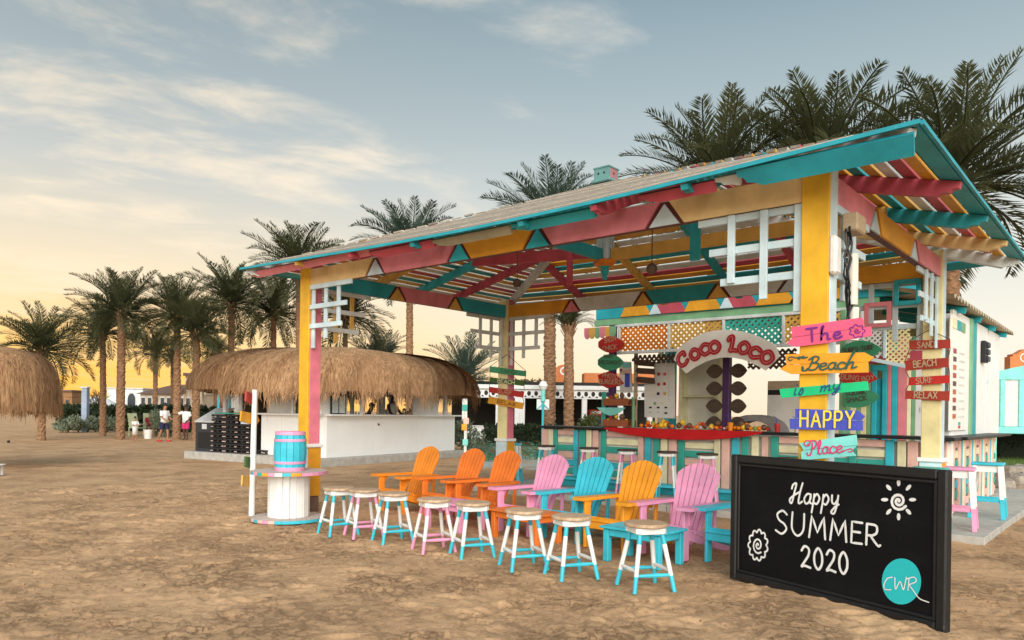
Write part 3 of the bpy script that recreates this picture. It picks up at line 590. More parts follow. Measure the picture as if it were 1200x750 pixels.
# ---- stepped lattice brackets at the posts
def bracket(corner, along, cols, npan=None, side='white'):
    """corner = point on the post face under the beam; along = unit direction away from the post"""
    c = Vector(corner); a = Vector(along); n = a.cross(UP); br = thing('lattice_bracket', None, None); link_ = br
    br.parent = PAV; KIDS.setdefault(PAV.name, []).append(br)
    del_ = br
    def slat(p0, p1, off, col, ww=.072):
        p0 = c+a*p0[0]+UP*p0[1]+n*off; p1 = c+a*p1[0]+UP*p1[1]+n*off
        MB().bar(p0, p1, .032, ww, up=UP if abs((p1-p0).z) < .1 else a, ch=.004).build('slat', P[col], br)
    cv, ch_ = cols[0], cols[1]
    for x, b in ((.04, -.98), (.36, -.84), (.68, -.66)): slat((x, -.005), (x, b), .0, cv)
    for z, e in ((-.035, 1.04), (-.34, .92), (-.64, .80)): slat((.0, z), (e, z), .033, ch_)
    return br
bracket((0.005, .06, BZ0), (1, 0, 0), ('ice', 'ice'))
bracket((-.12, PW+.0, BZ0), (0, 1, 0), ('mustard', 'grey'))
bracket((WU-PW-.005, .06, BZ0), (-1, 0, 0), ('ice', 'ice'))
bracket((WU-.06, PW, BZ0), (0, 1, 0), ('ice', 'ice'))
bracket((WU-.06, DV-.002, BZ0), (0, -1, 0), ('ice', 'ice'))
bk = bracket((WU-PW-.005, DV+.08, BZ0), (-1, 0, 0), ('ice', 'ice'))
bracket((.005, DV+.08, BZ0), (1, 0, 0), ('grey', 'grey'))
bracket((-.12, DV-.002, BZ0), (0, -1, 0), ('grey', 'grey'))
for (x, z, w, h, c) in ((-.20, -.17, .34, .36, 'turq'), (-.58, -.46, .36, .36, 'pink')):
    mb = MB(); cx = WU-PW+x; cz = BZ0+z; y = DV+.02
    for q in (-1, 1): mb.box((cx+q*(w/2-.03), y, cz), (.06, .03, h), ch=.004); mb.box((cx, y, cz+q*(h/2-.03)), (w-.125, .03, .06), ch=.004)
    mb.build('square_frame', P[c], bk)
# ---- electrics on the near right post
def electrics():
    y = WU+.0
    l = MB(); l.box((WU+.035, .06, 3.02), (.07, .15, .34), ch=.035); o = tag(l.build('floodlight', plain('white plastic', (.74, .72, .66), .35)), 'white rounded plastic light box high on the ice blue side of the near right post', 'light fitting')
    t = thing('junction_box', 'beige junction box with tube lamps and cables beside the near right post', 'junction box')
    MB().box((WU+.08, .44, 3.36), (.14, .26, .17), ch=.015).build('box', WPALE, t)
    for q, z0, z1 in ((.40, 2.62, 3.08), (.44, 2.30, 2.60)): MB().tube([(WU+.09, q, z0), (WU+.09, q, z1)], .045, 10).build('lamp_tube', plain('ivory plastic', (.72, .68, .58), .4), t)
    mb = MB()
    for k in range(5):
        p = [(WU+.06+random.uniform(-.02, .03), .30+random.uniform(-.05, .12), 3.3-.14*i+random.uniform(-.03, .03)) for i in range(7)]
        mb.tube([Vector((*q, 0)).to_3d() for q in catmull([(a, c) for a, b, c in p], 1)] if False else p, .009, 5)
    mb.build('cable', P['black'], t)
electrics()
def lantern(u, v, z, lab):
    t = thing('hanging_lamp', lab, 'lamp', (u, v, z), group='lamps hanging under the pavilion roof'); top = roofz(u, v)-z-.05
    MB().tube([(0, 0, .12), (0, 0, top)], .007, 6).build('cord', P['brown'], t)
    MB().lathe([(.0, 0), (.05, .01), (.07, .05), (.06, .10), (.025, .13), (.0, .135)], 12).build('lamp_shade', P['brown'], t)
lantern(5.3, 1.3, 3.32, 'small brown lamp hanging on a cord behind the cream end of the front beam')
lantern(2.55, 2.0, 3.52, 'small brown lamp hanging left of the pale king post under the roof')
# ------------------------------------------------------------------ bar counter of painted pallets
def pu(px, py, u):
    d = ray(px, py); return CAM+d*((u-CAM.x)/d.x)
CV = 6.0; CU = 7.7; CZ = 1.27
def counter():
    root = thing('bar_counter', 'long bar counter clad in salmon, lemon, teal and blue pallet boards with black top', 'bar counter', (0, CV, .1))
    x0 = 0.02
    MB().box((CU/2+.01, .20, .56), (CU-.04, .16, 1.12)).build('backing', P['offwhite'], root)
    MB().box((CU-.20, 2.7, .56), (.16, 4.8, 1.12)).build('backing', P['offwhite'], root)
    t = MB(); t.box((CU/2+.0, .16, CZ-.1+.025), (CU+.16, .62, .05), ch=.012); t.build('counter_top', P['black'], root)
    MB().box((CU-.16, 2.86, CZ-.1+.0245), (.62, 4.77, .049), ch=.012).build('counter_top', P['black'], root)
    def plank(u0, u1, z0, z1, c, off=0.0): MB().box(((u0+u1)/2, .05-off, (z0+z1)/2), (u1-u0, .035, z1-z0), ch=.006).build('pallet_board', P[c], root)
    V = [(634, 641, 'salmon'), (641.6, 647, 'lemon'), (647.6, 652, 'mint'), (671, 676, 'cyan'), (678, 684.5, 'mint'), (686, 692, 'lemon'), (693.5, 700, 'salmon'), (703, 709, 'mint'), (747, 753, 'salmon'), (755, 761.5, 'cyan'),
         (765, 771.5, 'mint'), (773.5, 781, 'lemon'), (783, 792, 'salmon'), (794, 801, 'mint'), (836, 843, 'lemon'), (845, 854, 'salmon'), (857, 865, 'cyan'), (869, 876, 'mint'), (880, 888, 'lemon'), (892, 899, 'salmon'),
         (903, 911, 'mint'), (943, 950, 'lemon'), (952, 960, 'salmon'), (963, 970, 'cyan'), (994, 1003, 'mint'), (1037, 1047, 'cyan'), (1051, 1061, 'lemon'), (1063, 1075, 'salmon'), (1079, 1087, 'salmon')]
    H = [(652, 671), (709, 747), (801, 836), (911, 943), (970, 994), (1003, 1037)]
    for a, b, c in V: plank(pv(a, 530, CV).x, min(CU, pv(b, 530, CV).x), .02, 1.15, c, .02)
    cols = ['salmon', 'lemon', 'mint', 'salmon', 'cyan', 'mint', 'salmon']
    for a, b in H:
        for k, c in enumerate(cols): plank(pv(a, 530, CV).x+.008, pv(b, 530, CV).x-.008, 1.15-.16*k-.118, 1.15-.16*k, c)
    # side towards the right
    def splank(v0, v1, z0, z1, c, off=0.0): MB().box((CU-.09+off, (v0+v1)/2, (z0+z1)/2), (.035, v1-v0, z1-z0), ch=.006).build('pallet_board', P[c], root)
    v = .10; k = 0
    while v < 4.7:
        for q, c in ((0, 'salmon'), (.15, 'cyan'), (.30, 'lemon'), (.45, 'salmon')): splank(v+q, v+q+.11, .02, 1.15, c, .02)
        for j, c in enumerate(cols): splank(v+.575, v+.95, 1.15-.16*j-.118, 1.15-.16*j, c)
        v += .965; k += 1
    MB().box((CU/2-.1, -.22, .16), (CU-.5, .36, .05), ch=.01).build('foot_ledge', P['cyan'], root)
    MB().box((CU/2-.1, -.20, .07), (CU-.6, .28, .125)).build('ledge_support', P['teal'], root)
counter()
def cloth():
    a = pv(708, 500, CV-.17).x; b = pv(893, 505, CV-.17).x; n = 60; m = 9; mb = MB(); vs = []
    for j in range(m+1):
        for i in range(n+1):
            t = i/n; u = a+(b-a)*t; dip = .02+.17*(4*t*(1-t))**.8
            if j < 3: q = (0, .5, 1)[j]; vs.append((u, CV+.12-.275*q, CZ+.056+.004*math.sin(i*1.1)*(1-q)))
            else:
                q = (j-2)/(m-2); f = .018*math.sin(t*34+q*2)*q+.012*math.sin(t*13+1)*q
                vs.append((u, CV-.158-.02*q-f, CZ+.054-dip*q))
    fs = [(j*(n+1)+i, (j+1)*(n+1)+i, (j+1)*(n+1)+i+1, j*(n+1)+i+1) for j in range(m) for i in range(n)]
    mb.add(vs, fs, 0, True); o = mb.build('cloth_swag', plain('red cloth', (.52, .006, .008), .8, var=.1)); sd = o.modifiers.new('thick', 'SOLIDIFY'); sd.thickness = .004
    tag(o, 'bright red cloth swag hanging over the front edge of the bar counter', 'cloth')
cloth()
# ------------------------------------------------------------------ fruit
FR = {}
def fruit_mesh(kind):
    if kind in FR: return FR[kind]
    r, c, sq = {'orange fruit': (.05, (.85, .22, .01), .95), 'yellow mango': (.056, (.85, .52, .03), 1.15), 'coconut': (.065, (.16, .085, .045), 1.0), 'apple': (.046, (.5, .03, .02), .92), 'lime': (.042, (.20, .36, .04), 1.05), 'white flower': (.04, (.75, .62, .58), .8)}[kind]
    mb = MB(); prof = [(r*math.sin(PI*i/8)*(1+.04*math.sin(i*2)), -r*sq*math.cos(PI*i/8)) for i in range(9)]; prof[0] = (0, -r*sq); prof[-1] = (0, r*sq*.92)
    mb.lathe(prof, 10, mi=0); mb.tube([(0, 0, r*sq*.9), (.004, 0, r*sq*.9+.012)], .005, 5, mi=1)
    FR[kind] = (mb.mesh(kind.replace(' ', '_'), [plain(kind+' skin', c, .45, var=.25, scale=14), P['dkgreen']]), r*sq); return FR[kind]
def fruit(kind, loc, lab, grp):
    me, r = fruit_mesh(kind); o = inst(kind.replace(' ', '_'), me, None, (loc[0], loc[1], loc[2]+r), (random.uniform(-.3, .3), random.uniform(-.3, .3), random.uniform(0, 6)), random.uniform(.74, .92))
    tag(o, lab, kind.split()[-1] if kind != 'orange fruit' else 'orange', grp)
piles = [(762, 'in the heap at the left end of the red cloth', ['orange fruit', 'orange fruit', 'apple', 'yellow mango', 'orange fruit', 'coconut', 'orange fruit', 'lime']), (780, 'in the tall heap under the white menu board', ['orange fruit', 'yellow mango', 'yellow mango', 'coconut', 'orange fruit', 'yellow mango', 'orange fruit']),
         (800, 'in the row under the left half of the arched name sign', ['white flower', 'coconut', 'white flower', 'apple', 'coconut', 'white flower', 'yellow mango']), (822, 'in the row in front of the cream shelf cabinet', ['apple', 'orange fruit', 'white flower', 'coconut', 'white flower', 'yellow mango', 'orange fruit', 'apple']), (842, 'in the row beside the purple leaf post', ['white flower', 'orange fruit', 'apple', 'white flower', 'orange fruit', 'coconut']),
         (872, 'in the heap at the right end of the red cloth', ['orange fruit', 'orange fruit', 'yellow mango', 'coconut', 'orange fruit', 'lime', 'coconut', 'orange fruit']), (893, 'past the right end of the red cloth', ['orange fruit', 'coconut', 'apple'])]
for px, where, ks in piles:
    u = pv(px, 494, CV+.05).x; q = len(ks)
    for i, k in enumerate(ks):
        lower = i < (q+1)*.6; j = i if lower else i-int((q+1)*.6)-.5
        uu = u+(i-(q-1)*.3)*.075 if lower else u+(i-q*.8)*.075
        fruit(k, (uu, CV+.02+random.uniform(-.04, .05), CZ+.06 if lower else CZ+.12), '%s %s' % (k.replace('orange fruit', 'round orange'), where), 'fruit on the bar counter')
def fruit_stand():
    c = pv(722, 497, CV+.0); t = thing('fruit_stand', 'two tier fruit stand with teal pole standing at the left end of the bar counter', 'fruit stand', (c.x, CV+.05, CZ+.052)); x0 = pv(706, 480, CV).x-c.x; x1 = pv(740, 480, CV).x-c.x
    MB().box((x0, 0, .36), (.09, .05, .72), ch=.01).build('pole', P['mint'], t); MB().box((x1, 0.02, .30), (.05, .05, .60), ch=.01).build('pole', P['green'], t)
    wd = x1-x0
    for z, nm in ((.02, 1), (.44, 2)):
        mb = MB(); cx = (x0+x1)/2+.03; mb.box((cx, 0, z+.012), (wd-.1, .3, .024)); mb.box((cx, -.15, z+.07), (wd-.1, .024, .14), ch=.006); mb.box((cx, .15, z+.07), (wd-.1, .024, .14)); mb.build('tray', plain('terracotta timber', (.30, .085, .03), .6), t)
    n = 14; MB().prism([(x0-.10, .40)]+[(x0-.10+(wd-.0)*i/n, .40-.16*math.sin(PI*i/n)) for i in range(1, n)]+[(x0-.10+wd, .40)], -.12, -.1).build('scallop_panel', P['aqua'], t)
    for z, w in ((.07, 'bottom'), (.49, 'top')):
        for i, k in enumerate(['yellow mango', 'coconut', 'orange fruit', 'coconut', 'yellow mango', 'apple', 'yellow mango', 'coconut']):
            up = i >= 5; fruit(k, (c.x+x0+.13+((i-5)*.13+.06 if up else i*.105), CV+.02, CZ+.05+z+(.085 if up else 0)), '%s heaped in the %s tray of the fruit stand' % (k.replace('orange fruit', 'round orange'), w), 'fruit in the stand')
fruit_stand()
def cocktail(px, lab, col, v=CV+.0):
    c = pv(px, 497, v); t = thing('cocktail', lab, 'drink', (c.x, v, CZ+.052), group='drinks on the counter')
    MB().lathe([(.0, 0), (.035, .002), (.045, .06), (.05, .15), (.046, .15), (.04, .05), (0, .03)], 12).build('cup', plain(col[0], col[1], .3), t); MB().tube([(.01, 0, .05), (-.02, 0, .24), (-.07, 0, .28)], .006, 6).build('straw', P['blue'], t)
cocktail(911, 'red paper cup with a bent straw on the counter left of the yellow post', ('red cup', (.5, .04, .04))); cocktail(934, 'pale cup with a straw close behind the near yellow post', ('pale cup', (.7, .6, .5))); cocktail(856, 'orange drink by the foot of the purple leaf post', ('orange cup', (.85, .3, .02)))
# ------------------------------------------------------------------ kiosk behind the counter
KV = 6.55
KIOSK = thing('bar_kiosk', 'bar hut behind the counter with lattice panels, striped door wall and corrugated roof', 'bar hut')
def lattice(u0, u1, z0, z1, v, col, parent, sp=.12, w=.046, name='lattice_panel'):
    mb = MB(); W_ = u1-u0; H_ = z1-z0; s2 = math.sqrt(2)
    k = -H_
    while k < W_:
        for sgn, off in ((1, 0), (-1, .012)):
            a = max(k, 0); b = min(k+H_, W_)
            if b-a > .03:
                if sgn > 0: p0 = (u0+a, v+off, z0+(a-k)); p1 = (u0+b, v+off, z0+(b-k))
                else: p0 = (u0+a, v+off, z1-(a-k)); p1 = (u0+b, v+off, z1-(b-k))
                mb.bar(p0, p1, .009, w, up=(0, 0, 1))
        k += sp*1.0
    return mb.build(name, P[col], parent, kind='stuff')
def kbox(name, c, d, col, ch=.006, parent=None, **k): return MB().box(c, d, ch=ch).build(name, P[col] if isinstance(col, str) else col, parent or KIOSK, **k)
FZ0, FZ1 = 2.90, 3.40
def kx(px, py=400, v=KV): return pv(px, py, v).x
ed = [kx(726), kx(784), kx(848), kx(918), kx(975), kx(1010)]
for a, b, c in zip(ed, ed[1:], ('signorange', 'ochre', 'lightteal', 'ochre', 'ochre')): lattice(a+.03, b-.03, FZ0, FZ1, KV, {'signorange': 'orange', 'ochre': 'mustard', 'lightteal': 'mint'}[c] if c != 'signorange' else 'salmonred' if False else 'orange', KIOSK)
fr = kbox('lattice_frame', ((ed[0]+ed[-1])/2, KV-.005, FZ1+.03), (ed[-1]-ed[0]+.1, .06, .06), 'grey'); kbox('lattice_frame', ((ed[0]+ed[-1])/2, KV-.005, FZ0-.03), (ed[-1]-ed[0]+.1, .06, .06), 'grey')
for e in ed: kbox('lattice_frame', (e, KV-.006, (FZ0+FZ1)/2), (.05, .062, FZ1-FZ0-.002), 'grey')
kbox('fascia_beam', ((ed[0]+ed[-1])/2-.2, KV+.05, FZ1+.13), (ed[-1]-ed[0]+.9, .08, .13), 'green')
hd = kbox('header_board', ((ed[0]+ed[-1])/2+.1, KV+.02, FZ1+.40), (ed[-1]-ed[0]+1.4, .05, .40), 'teal')
for i, (px, c, tc) in enumerate(((745, 'ochre', 'ice'), (785, 'crimson', 'ochre'), (825, 'ochre', 'ice'), (866, 'crimson', 'ochre'), (908, 'ochre', 'ochre'), (950, 'crimson', 'ochre'))):
    q = kx(px, 370); z = FZ1+.215; MB().prism([(q-.36, z), (q+.36, z), (q+.24, z+.2), (q-.24, z+.2)], KV-.03, KV-.006).build('header_panel', P[c], hd); MB().prism([(q+.33, z), (q+.60, z), (q+.465, z+.24)], KV-.045, KV-.031).build('header_triangle', P[tc], hd)
lattice(ed[0]+.1, kx(800), FZ0-.24, FZ0-.07, KV+.35, 'brown', KIOSK, .11, .045); lattice(kx(868), kx(925), FZ0-.42, FZ0-.07, KV+.35, 'brown', KIOSK, .11, .045)
# posts
PPU = kx(718, 430, 6.5)
kbox('corner_post', (PPU, 6.5, 1.77), (.13, .13, 3.34), 'purple', .01)
pq = kx(852, 450, 7.0); lp = kbox('leaf_post', (pq, 7.0, 1.62), (.14, .14, 3.04), 'purple', .01)
def leafpoly(cx, cz, L, h, n=10): return [(cx+L*i/n, cz+h*math.sin(PI*i/n)**.8) for i in range(n)]+[(cx+L-L*i/n, cz-h*math.sin(PI*i/n)**.8) for i in range(n)]
for k in range(4):
    z = 2.46-.34*k
    for s in (-1, 1):
        MB().prism(leafpoly(pq+s*.06, z, s*.36, .14), 6.95, 6.965).build('wooden_leaf', WDARK, lp)
# walls and shelves at the back
for u0, u1, c in ((1.9, kx(846, 450, 9.0), 'offwhite'),): kbox('back_wall', ((u0+u1)/2, 9.0, 1.72), (u1-u0-.006, .08, 3.2), c)
kbox('side_strip', (kx(790, 450, 8.2), 8.15, 1.6), (.14, .08, 3.0), 'turq'); kbox('side_strip', (kx(783, 450, 8.2), 8.16, 1.6), (.12, .08, 3.0), 'aqua'); kbox('side_strip', (kx(775, 450, 8.2), 8.17, 1.6), (.10, .08, 3.0), 'lemon')
c0, c1 = kx(797, 450, 8.0), kx(844, 450, 8.0)
cab = kbox('shelf_cabinet', ((c0+c1)/2, 8.3, 1.55), (c1-c0, .05, 2.9), 'offwhite')
for z in (1.30, 2.0): kbox('shelf', ((c0+c1)/2, 8.12, z), (c1-c0-.08, .30, .04), 'lemon', parent=cab)
for u in (c0+.02, c1-.04): kbox('upright', (u, 8.12, 1.55), (.07, .32, 2.9), 'lemon', parent=cab)
# appliances and oven
a0, a1 = kx(899, 460, 7.6), kx(948, 460, 7.6)
ap = kbox('fridge', ((a0+a1)/2, 7.9, 1.30), (a1-a0, .6, 1.9), plain('enamel', (.74, .70, .64), .35, var=.06), .02); kbox('control_band', ((a0+a1)/2, 7.595, 2.06), (a1-a0-.04, .012, .1), 'black', parent=ap); kbox('top_panel', ((a0+a1)/2, 7.594, 2.20), (a1-a0-.03, .012, .16), WPALE, parent=ap)
oc = kx(883, 490, 7.2)
n = 12; MB().prism([(oc-.55*math.cos(PI*i/n), 1.28+.34*math.sin(PI*i/n)) for i in range(n+1)]+[(oc+.38*math.cos(PI*i/n), 1.28+.22*math.sin(PI*i/n)) for i in range(n+1)], 7.15, 7.6).build('oven_arch', plain('grey oven stone', (.24, .22, .21), .8), KIOSK)
kbox('oven_base', (oc, 7.5, .68), (1.3, .7, 1.16), CONC)
# striped door wall on the right
SV = 7.4
stripes = [(984, 990, 'purple'), (990, 997, 'green'), (997, 1004, 'lemon'), (1004, 1009, 'green'), (1009, 1016, 'pale'), (1016, 1022, 'green')]
for a, b, c in stripes: u0, u1 = kx(a, 460, SV), kx(b, 460, SV); kbox('stripe_board', ((u0+u1)/2, SV, 1.55), (u1-u0-.004, .05, 2.9), c)
d0, d1 = kx(1022, 460, SV), kx(1040, 460, SV)
door = kbox('door', ((d0+d1)/2, SV+.03, 1.2), (d1-d0-.16, .05, 2.18), 'teal')
for u in (d0+.04, d1-.04): kbox('door_frame', (u, SV-.005, 1.26), (.08, .07, 2.32), 'turq', parent=door)
kbox('door_frame', ((d0+d1)/2, SV-.005, 2.47), (d1-d0, .07, .1), 'turq', parent=door); kbox('door_handle', (d0+.14, SV-.01, 1.2), (.03, .04, .14), 'black', parent=door)
for a, b, c in ((1040, 1045, 'pink'), (1045, 1052, 'turq'), (1052, 1063, 'pink'), (1063, 1068, 'lemon'), (1068, 1073, 'green')): u0, u1 = kx(a, 460, SV), kx(b, 460, SV); kbox('stripe_board', ((u0+u1)/2, SV, 1.55), (u1-u0-.004, .05, 2.9), c)
u0 = kx(1073, 460, SV); kbox('white_panel', ((u0+7.44)/2, SV, 1.7), (7.44-u0, .05, 3.3), 'white')
for z in (2.55, 1.75, 1.2): kbox('vent_grille', (u0+.18, SV-.03, z), (.22, .015, .08), 'grey')
kbox('header', ((d0+d1)/2, SV-.02, 2.65), (d1-d0+1.1, .06, .2), 'crimson')
# sloping lattice skirt above the door
q0, q1 = kx(1010, 390, 6.9), kx(1066, 390, 6.9)
sk = lattice(q0, (q0+q1)/2-.02, 2.62, 3.1, 6.9, 'white', KIOSK, .09, .03, 'skirt_lattice'); lattice((q0+q1)/2+.02, q1, 2.5, 3.1, 6.9, 'pale', KIOSK, .09, .03, 'skirt_lattice')
MB().bar((q0-.35, 6.88, 2.72), (q1+.02, 6.88, 2.44), .05, .06).build('skirt_trim', P['ice'], KIOSK); kbox('skirt_trim', ((q0+q1)/2, 6.88, 3.13), (q1-q0+.1, .05, .06), 'ice'); kbox('skirt_trim', ((q0+q1)/2, 6.885, 2.85), (.05, .05, .5), 'ice')
kbox('inner_wall', (6.4, 9.0, 1.7), (1.6, .06, 3.3), 'pale')
# right side wall, panels and menu board
SU = 7.44
vs = [7.42, 8.95, 10.7, 12.45]
for i, (a, b) in enumerate(zip(vs, vs[1:])): kbox('wall_panel', (SU, (a+b)/2, 2.34), (.06, b-a-.012, 2.16), 'white', .008)
va, vb, vc = pu(1137, 440, SU+.05).y, pu(1139.5, 440, SU+.05).y, pu(1143.5, 440, SU+.05).y
kbox('corner_strip', (SU+.045, (va+vb)/2, 2.34), (.03, vb-va-.01, 2.16), 'green'); kbox('corner_strip', (SU+.047, (vb+vc)/2, 2.34), (.03, vc-vb-.01, 2.16), 'teal')
m0, m1 = pu(1114, 440, SU+.06).y, pu(1134, 440, SU+.06).y
mbd = kbox('menu_board', (SU+.045, (m0+m1)/2, 2.35), (.03, m1-m0, 1.9), 'offwhite')
for k in range(9): kbox('menu_picture', (SU+.066, m0+.30, 2.72-.135*k), (.012, .22, .075), plain('menu picture %d' % (k % 3), [(.35, .05, .06), (.10, .05, .05), (.45, .12, .05)][k % 3], .5, var=.6, scale=30), .0, parent=mbd)
for k in range(9): kbox('menu_text', (SU+.064, m0+.90, 2.72-.135*k), (.008, .5, .03), 'grey', .0, parent=mbd)
for k, c in enumerate(('mint', 'crimson')): kbox('menu_emblem', (SU+.066, m0+.75, 1.52-.06*k), (.012, .14, .05), c, 0, parent=mbd)
for q, c in ((.25, 'lemon'), (.62, 'teal'), (1.0, 'green')): kbox('menu_header', (SU+.066, m0+q, 3.17), (.012, .34, .16), c, 0, parent=mbd)
w0 = pu(1155.5, 410, SU+.1).y
spk = kbox('wall_speaker', (SU+.08, w0, 2.90), (.08, .34, .42), 'black', .015)
for k in (-1, 0, 1): kbox('horn', (SU+.135, w0+.05, 2.90+.135*k), (.05, .2, .10), plain('dark grey plastic', (.05, .055, .07), .5), .02, parent=spk)
ai = pu(1157, 460, SU+.04); mb = MB()   # faded star figure painted on the wall
kbox('painted_figure', (SU+.034, ai.y, 2.2), (.006, .10, .6), plain('faded aqua paint', (.62, .74, .74), .7), 0); kbox('painted_figure', (SU+.035, ai.y, 2.35), (.006, .36, .08), plain('faded aqua paint', (.62, .74, .74), .7), 0)
# corrugated roof
def corr():
    nu, nv = 12, 150; vs = []; u0, u1, v0, v1 = 1.35, 7.66, 6.35, 13.0
    for th in (0, -.012):
        for j in range(nv+1):
            v = v0+(v1-v0)*j/nv
            for i in range(nu+1):
                u = u0+(u1-u0)*i/nu; vs.append((u, v, 4.02-.52*max(0, (u-5.4)/(u1-5.4))+.035*math.sin(v*2*PI/.26)+th))
    n = (nu+1)*(nv+1); fs = []
    for j in range(nv):
        for i in range(nu):
            a = j*(nu+1)+i; fs.append((a, a+1, a+nu+2, a+nu+1)); fs.append((n+a, n+a+nu+1, n+a+nu+2, n+a+1))
        a = j*(nu+1)+nu; fs.append((a, n+a, n+a+nu+1, a+nu+1)); a = j*(nu+1); fs.append((a, a+nu+1, n+a+nu+1, n+a))
    mb = MB(); mb.add(vs, fs, 0, True); mb.build('corrugated_roof', plain('sun bleached roofing', (.46, .38, .26), .8, var=.3), KIOSK)
    for v in (7.7, 9.2, 10.9, 12.4): MB().bar((5.5, v, 3.90), (7.6, v, 3.41), .07, .1).build('roof_joist', P['teal'], KIOSK)
corr()
# pink and orange scalloped awning edge at the left end
aw = MB()
for k in range(6):
    u = kx(688, 380, 6.4)+.13*k*1.0
    aw.prism([(u+.075*math.cos(PI+PI*i/8), 3.30-.12*(i not in (0, 8))*math.sin(PI*i/8)) for i in range(9)]+[(u+.075, 3.42), (u-.075, 3.42)], 6.40-.01*(k % 2), 6.42-.01*(k % 2), mi=k % 3)
aw.build('scalloped_awning', [P['pink'], P['mustard'], P['green']], KIOSK)
# ------------------------------------------------------------------ menu and plank signs inside the bar
def psign(name, label, cat, v, planks, texts, thick=.025, group=None, parent=None, extra=None):
    """signs standing in the plane y = v, outlines surveyed from the photo"""
    pts = [pv(*p, v) for pl, c in planks for p in pl]; cx = sum(p.x for p in pts)/len(pts); zmin = min(p.z for p in pts)
    t = parent or thing(name, label, cat, (cx, v, zmin), group=group); ox, oz = (t.location.x, t.location.z)
    for i, (pl, c) in enumerate(planks):
        MB().prism([(pv(*p, v).x-ox, pv(*p, v).z-oz) for p in pl], -.003*(i % 2), thick).build('plank' if cat != 'leaf sign' else 'leaf', P[c] if isinstance(c, str) else c, t)
    for tx in texts:
        ch, l, r, hpx, wpx, col = tx[:6]; sl = tx[6] if len(tx) > 6 else 0; gap = tx[7] if len(tx) > 7 else .16
        a = pv(*l, v); b = pv(*r, v); top = pv(l[0], l[1]-hpx, v); h = top.z-a.z; w = h*wpx/hpx
        d = Vector((b.x-a.x, b.z-a.z)); 
        lettering(t, ch, h, (a.x+b.x)/2-ox, (a.z+b.z)/2-oz, w, P[col] if isinstance(col, str) else col, y=-.006, rot=math.atan2(d.y, d.x), slant=sl, gap=gap, width=d.length)
    return t
def Z(ox, oy, s, *pts): return [(ox+a/s, oy+b/s) for a, b in pts]
# menu boards
MV = 7.3
t = psign('menu_board', 'white menu board with drink pictures leaning behind the counter left of the name sign', 'menu board', MV, [(Z(680, 380, 6.25, (538, 275), (690, 285), (692, 690), (470, 680), (470, 440), (540, 436)), 'offwhite')], [])
for k, (x, y, c) in enumerate(((575, 365, 'red'), (620, 365, 'hotpink'), (575, 440, 'red'), (618, 436, 'red'), (530, 508, 'lemon'), (572, 508, 'purple'), (620, 508, 'mustard'), (548, 580, 'green'), (600, 580, 'pale'), (515, 610, 'black'), (572, 610, 'black'), (628, 610, 'black'), (515, 645, 'grey'), (572, 645, 'grey'), (628, 650, 'black'))):
    p = pv(680+x/6.25, 380+y/6.25, MV); MB().box((p.x-t.location.x, -.008, p.z-t.location.z), (.06, .008, .06 if y < 600 else .035)).build('drink_picture', P[c], t)
for k in range(9): p = pv(680+648/6.25, 380+(340+k*26)/6.25, MV); MB().box((p.x-t.location.x, -.008, p.z-t.location.z), (.02, .006, .05)).build('printed_line', P['grey'], t)
t = psign('poster', 'narrow pale poster with blue and orange pictures beside the purple corner post', 'poster', MV, [(Z(680, 380, 6.25, (285, 270), (370, 275), (380, 500), (290, 500)), 'offwhite')], [])
for (x, y, w, h, c) in ((340, 300, .2, .1, 'aqua'), (335, 350, .3, .1, 'salmon'), (345, 410, .12, .3, 'blue'), (300, 335, .05, .05, 'red')): p = pv(680+x/6.25, 380+y/6.25, MV); MB().box((p.x-t.location.x, -.007, p.z-t.location.z), (w, .006, h)).build('picture', P[c], t)
t = psign('plank_sign', 'three brown arrow planks on a pale pole in front of the menu board', 'sign', 7.1, [(Z(680, 380, 6.25, *q), P['brown']) for q in (((405, 265), (420, 255), (535, 275), (540, 312), (420, 302)), ((405, 335), (420, 318), (540, 325), (545, 368), (420, 362)), ((405, 405), (420, 382), (540, 392), (545, 436), (420, 428)))], [])
p = pv(744, 480, 7.1); MB().box((p.x-t.location.x-.02, .05, -.35), (.07, .05, 2.2)).build('pole', WPALE, t)
# arched name sign
AV = 6.32
S = lambda *p: Z(780, 380, 6.25, *p)
arch = [(60, 260), (85, 190), (130, 145), (180, 110), (240, 80), (300, 58), (365, 45), (430, 40), (500, 43), (560, 51), (630, 70), (700, 98), (760, 128), (800, 150), (835, 235), (730, 338), (670, 303), (600, 270), (550, 255), (500, 246), (450, 242), (400, 245), (340, 258), (280, 281), (215, 315), (150, 360)]
nm = psign('name_sign', 'cream arched board with red Coco Loco lettering hanging over the bar', 'name sign', AV, [(S(*arch), 'offwhite')], [], .03)
redm = plain('glossy red letters', (.45, .008, .02), .35); 
def arcletters(mat, wpx, y, name):
    mb = MB(); kk = 0
    for ch, x, yb, hpx, rot in (('Co', 138, 300, 112, 14), ('o', 232, 250, 150, 20), ('c', 300, 218, 150, 14), ('o', 372, 204, 160, 8), ('Lo', 500, 196, 110, 2), ('o', 578, 212, 155, -8), ('c', 648, 244, 145, -16), ('o', 738, 284, 165, -22)):
        a = pv(*S((x, yb))[0], AV); h = hpx/6.25/64*(.92 if ch in ('Co', 'Lo') else 1.0)
        ln, wt = text_lines([ch], h); c, s = math.cos(R(rot)), math.sin(R(rot)); 
        ln = [[(a.x-nm.location.x+(c*p[0]*1.28-s*p[1]), a.z-nm.location.z+s*p[0]*1.28+c*p[1]) for p in l] for l in ln]
        strokes(mb, ln, wpx/64, y-.0016*kk); kk += 1
    return mb.build(name, mat, nm)
arcletters(redm, 5.6, -.006, 'lettering'); arcletters(plain('pale pink highlight', (.85, .55, .52), .5), .30, -.021, 'lettering_highlight')
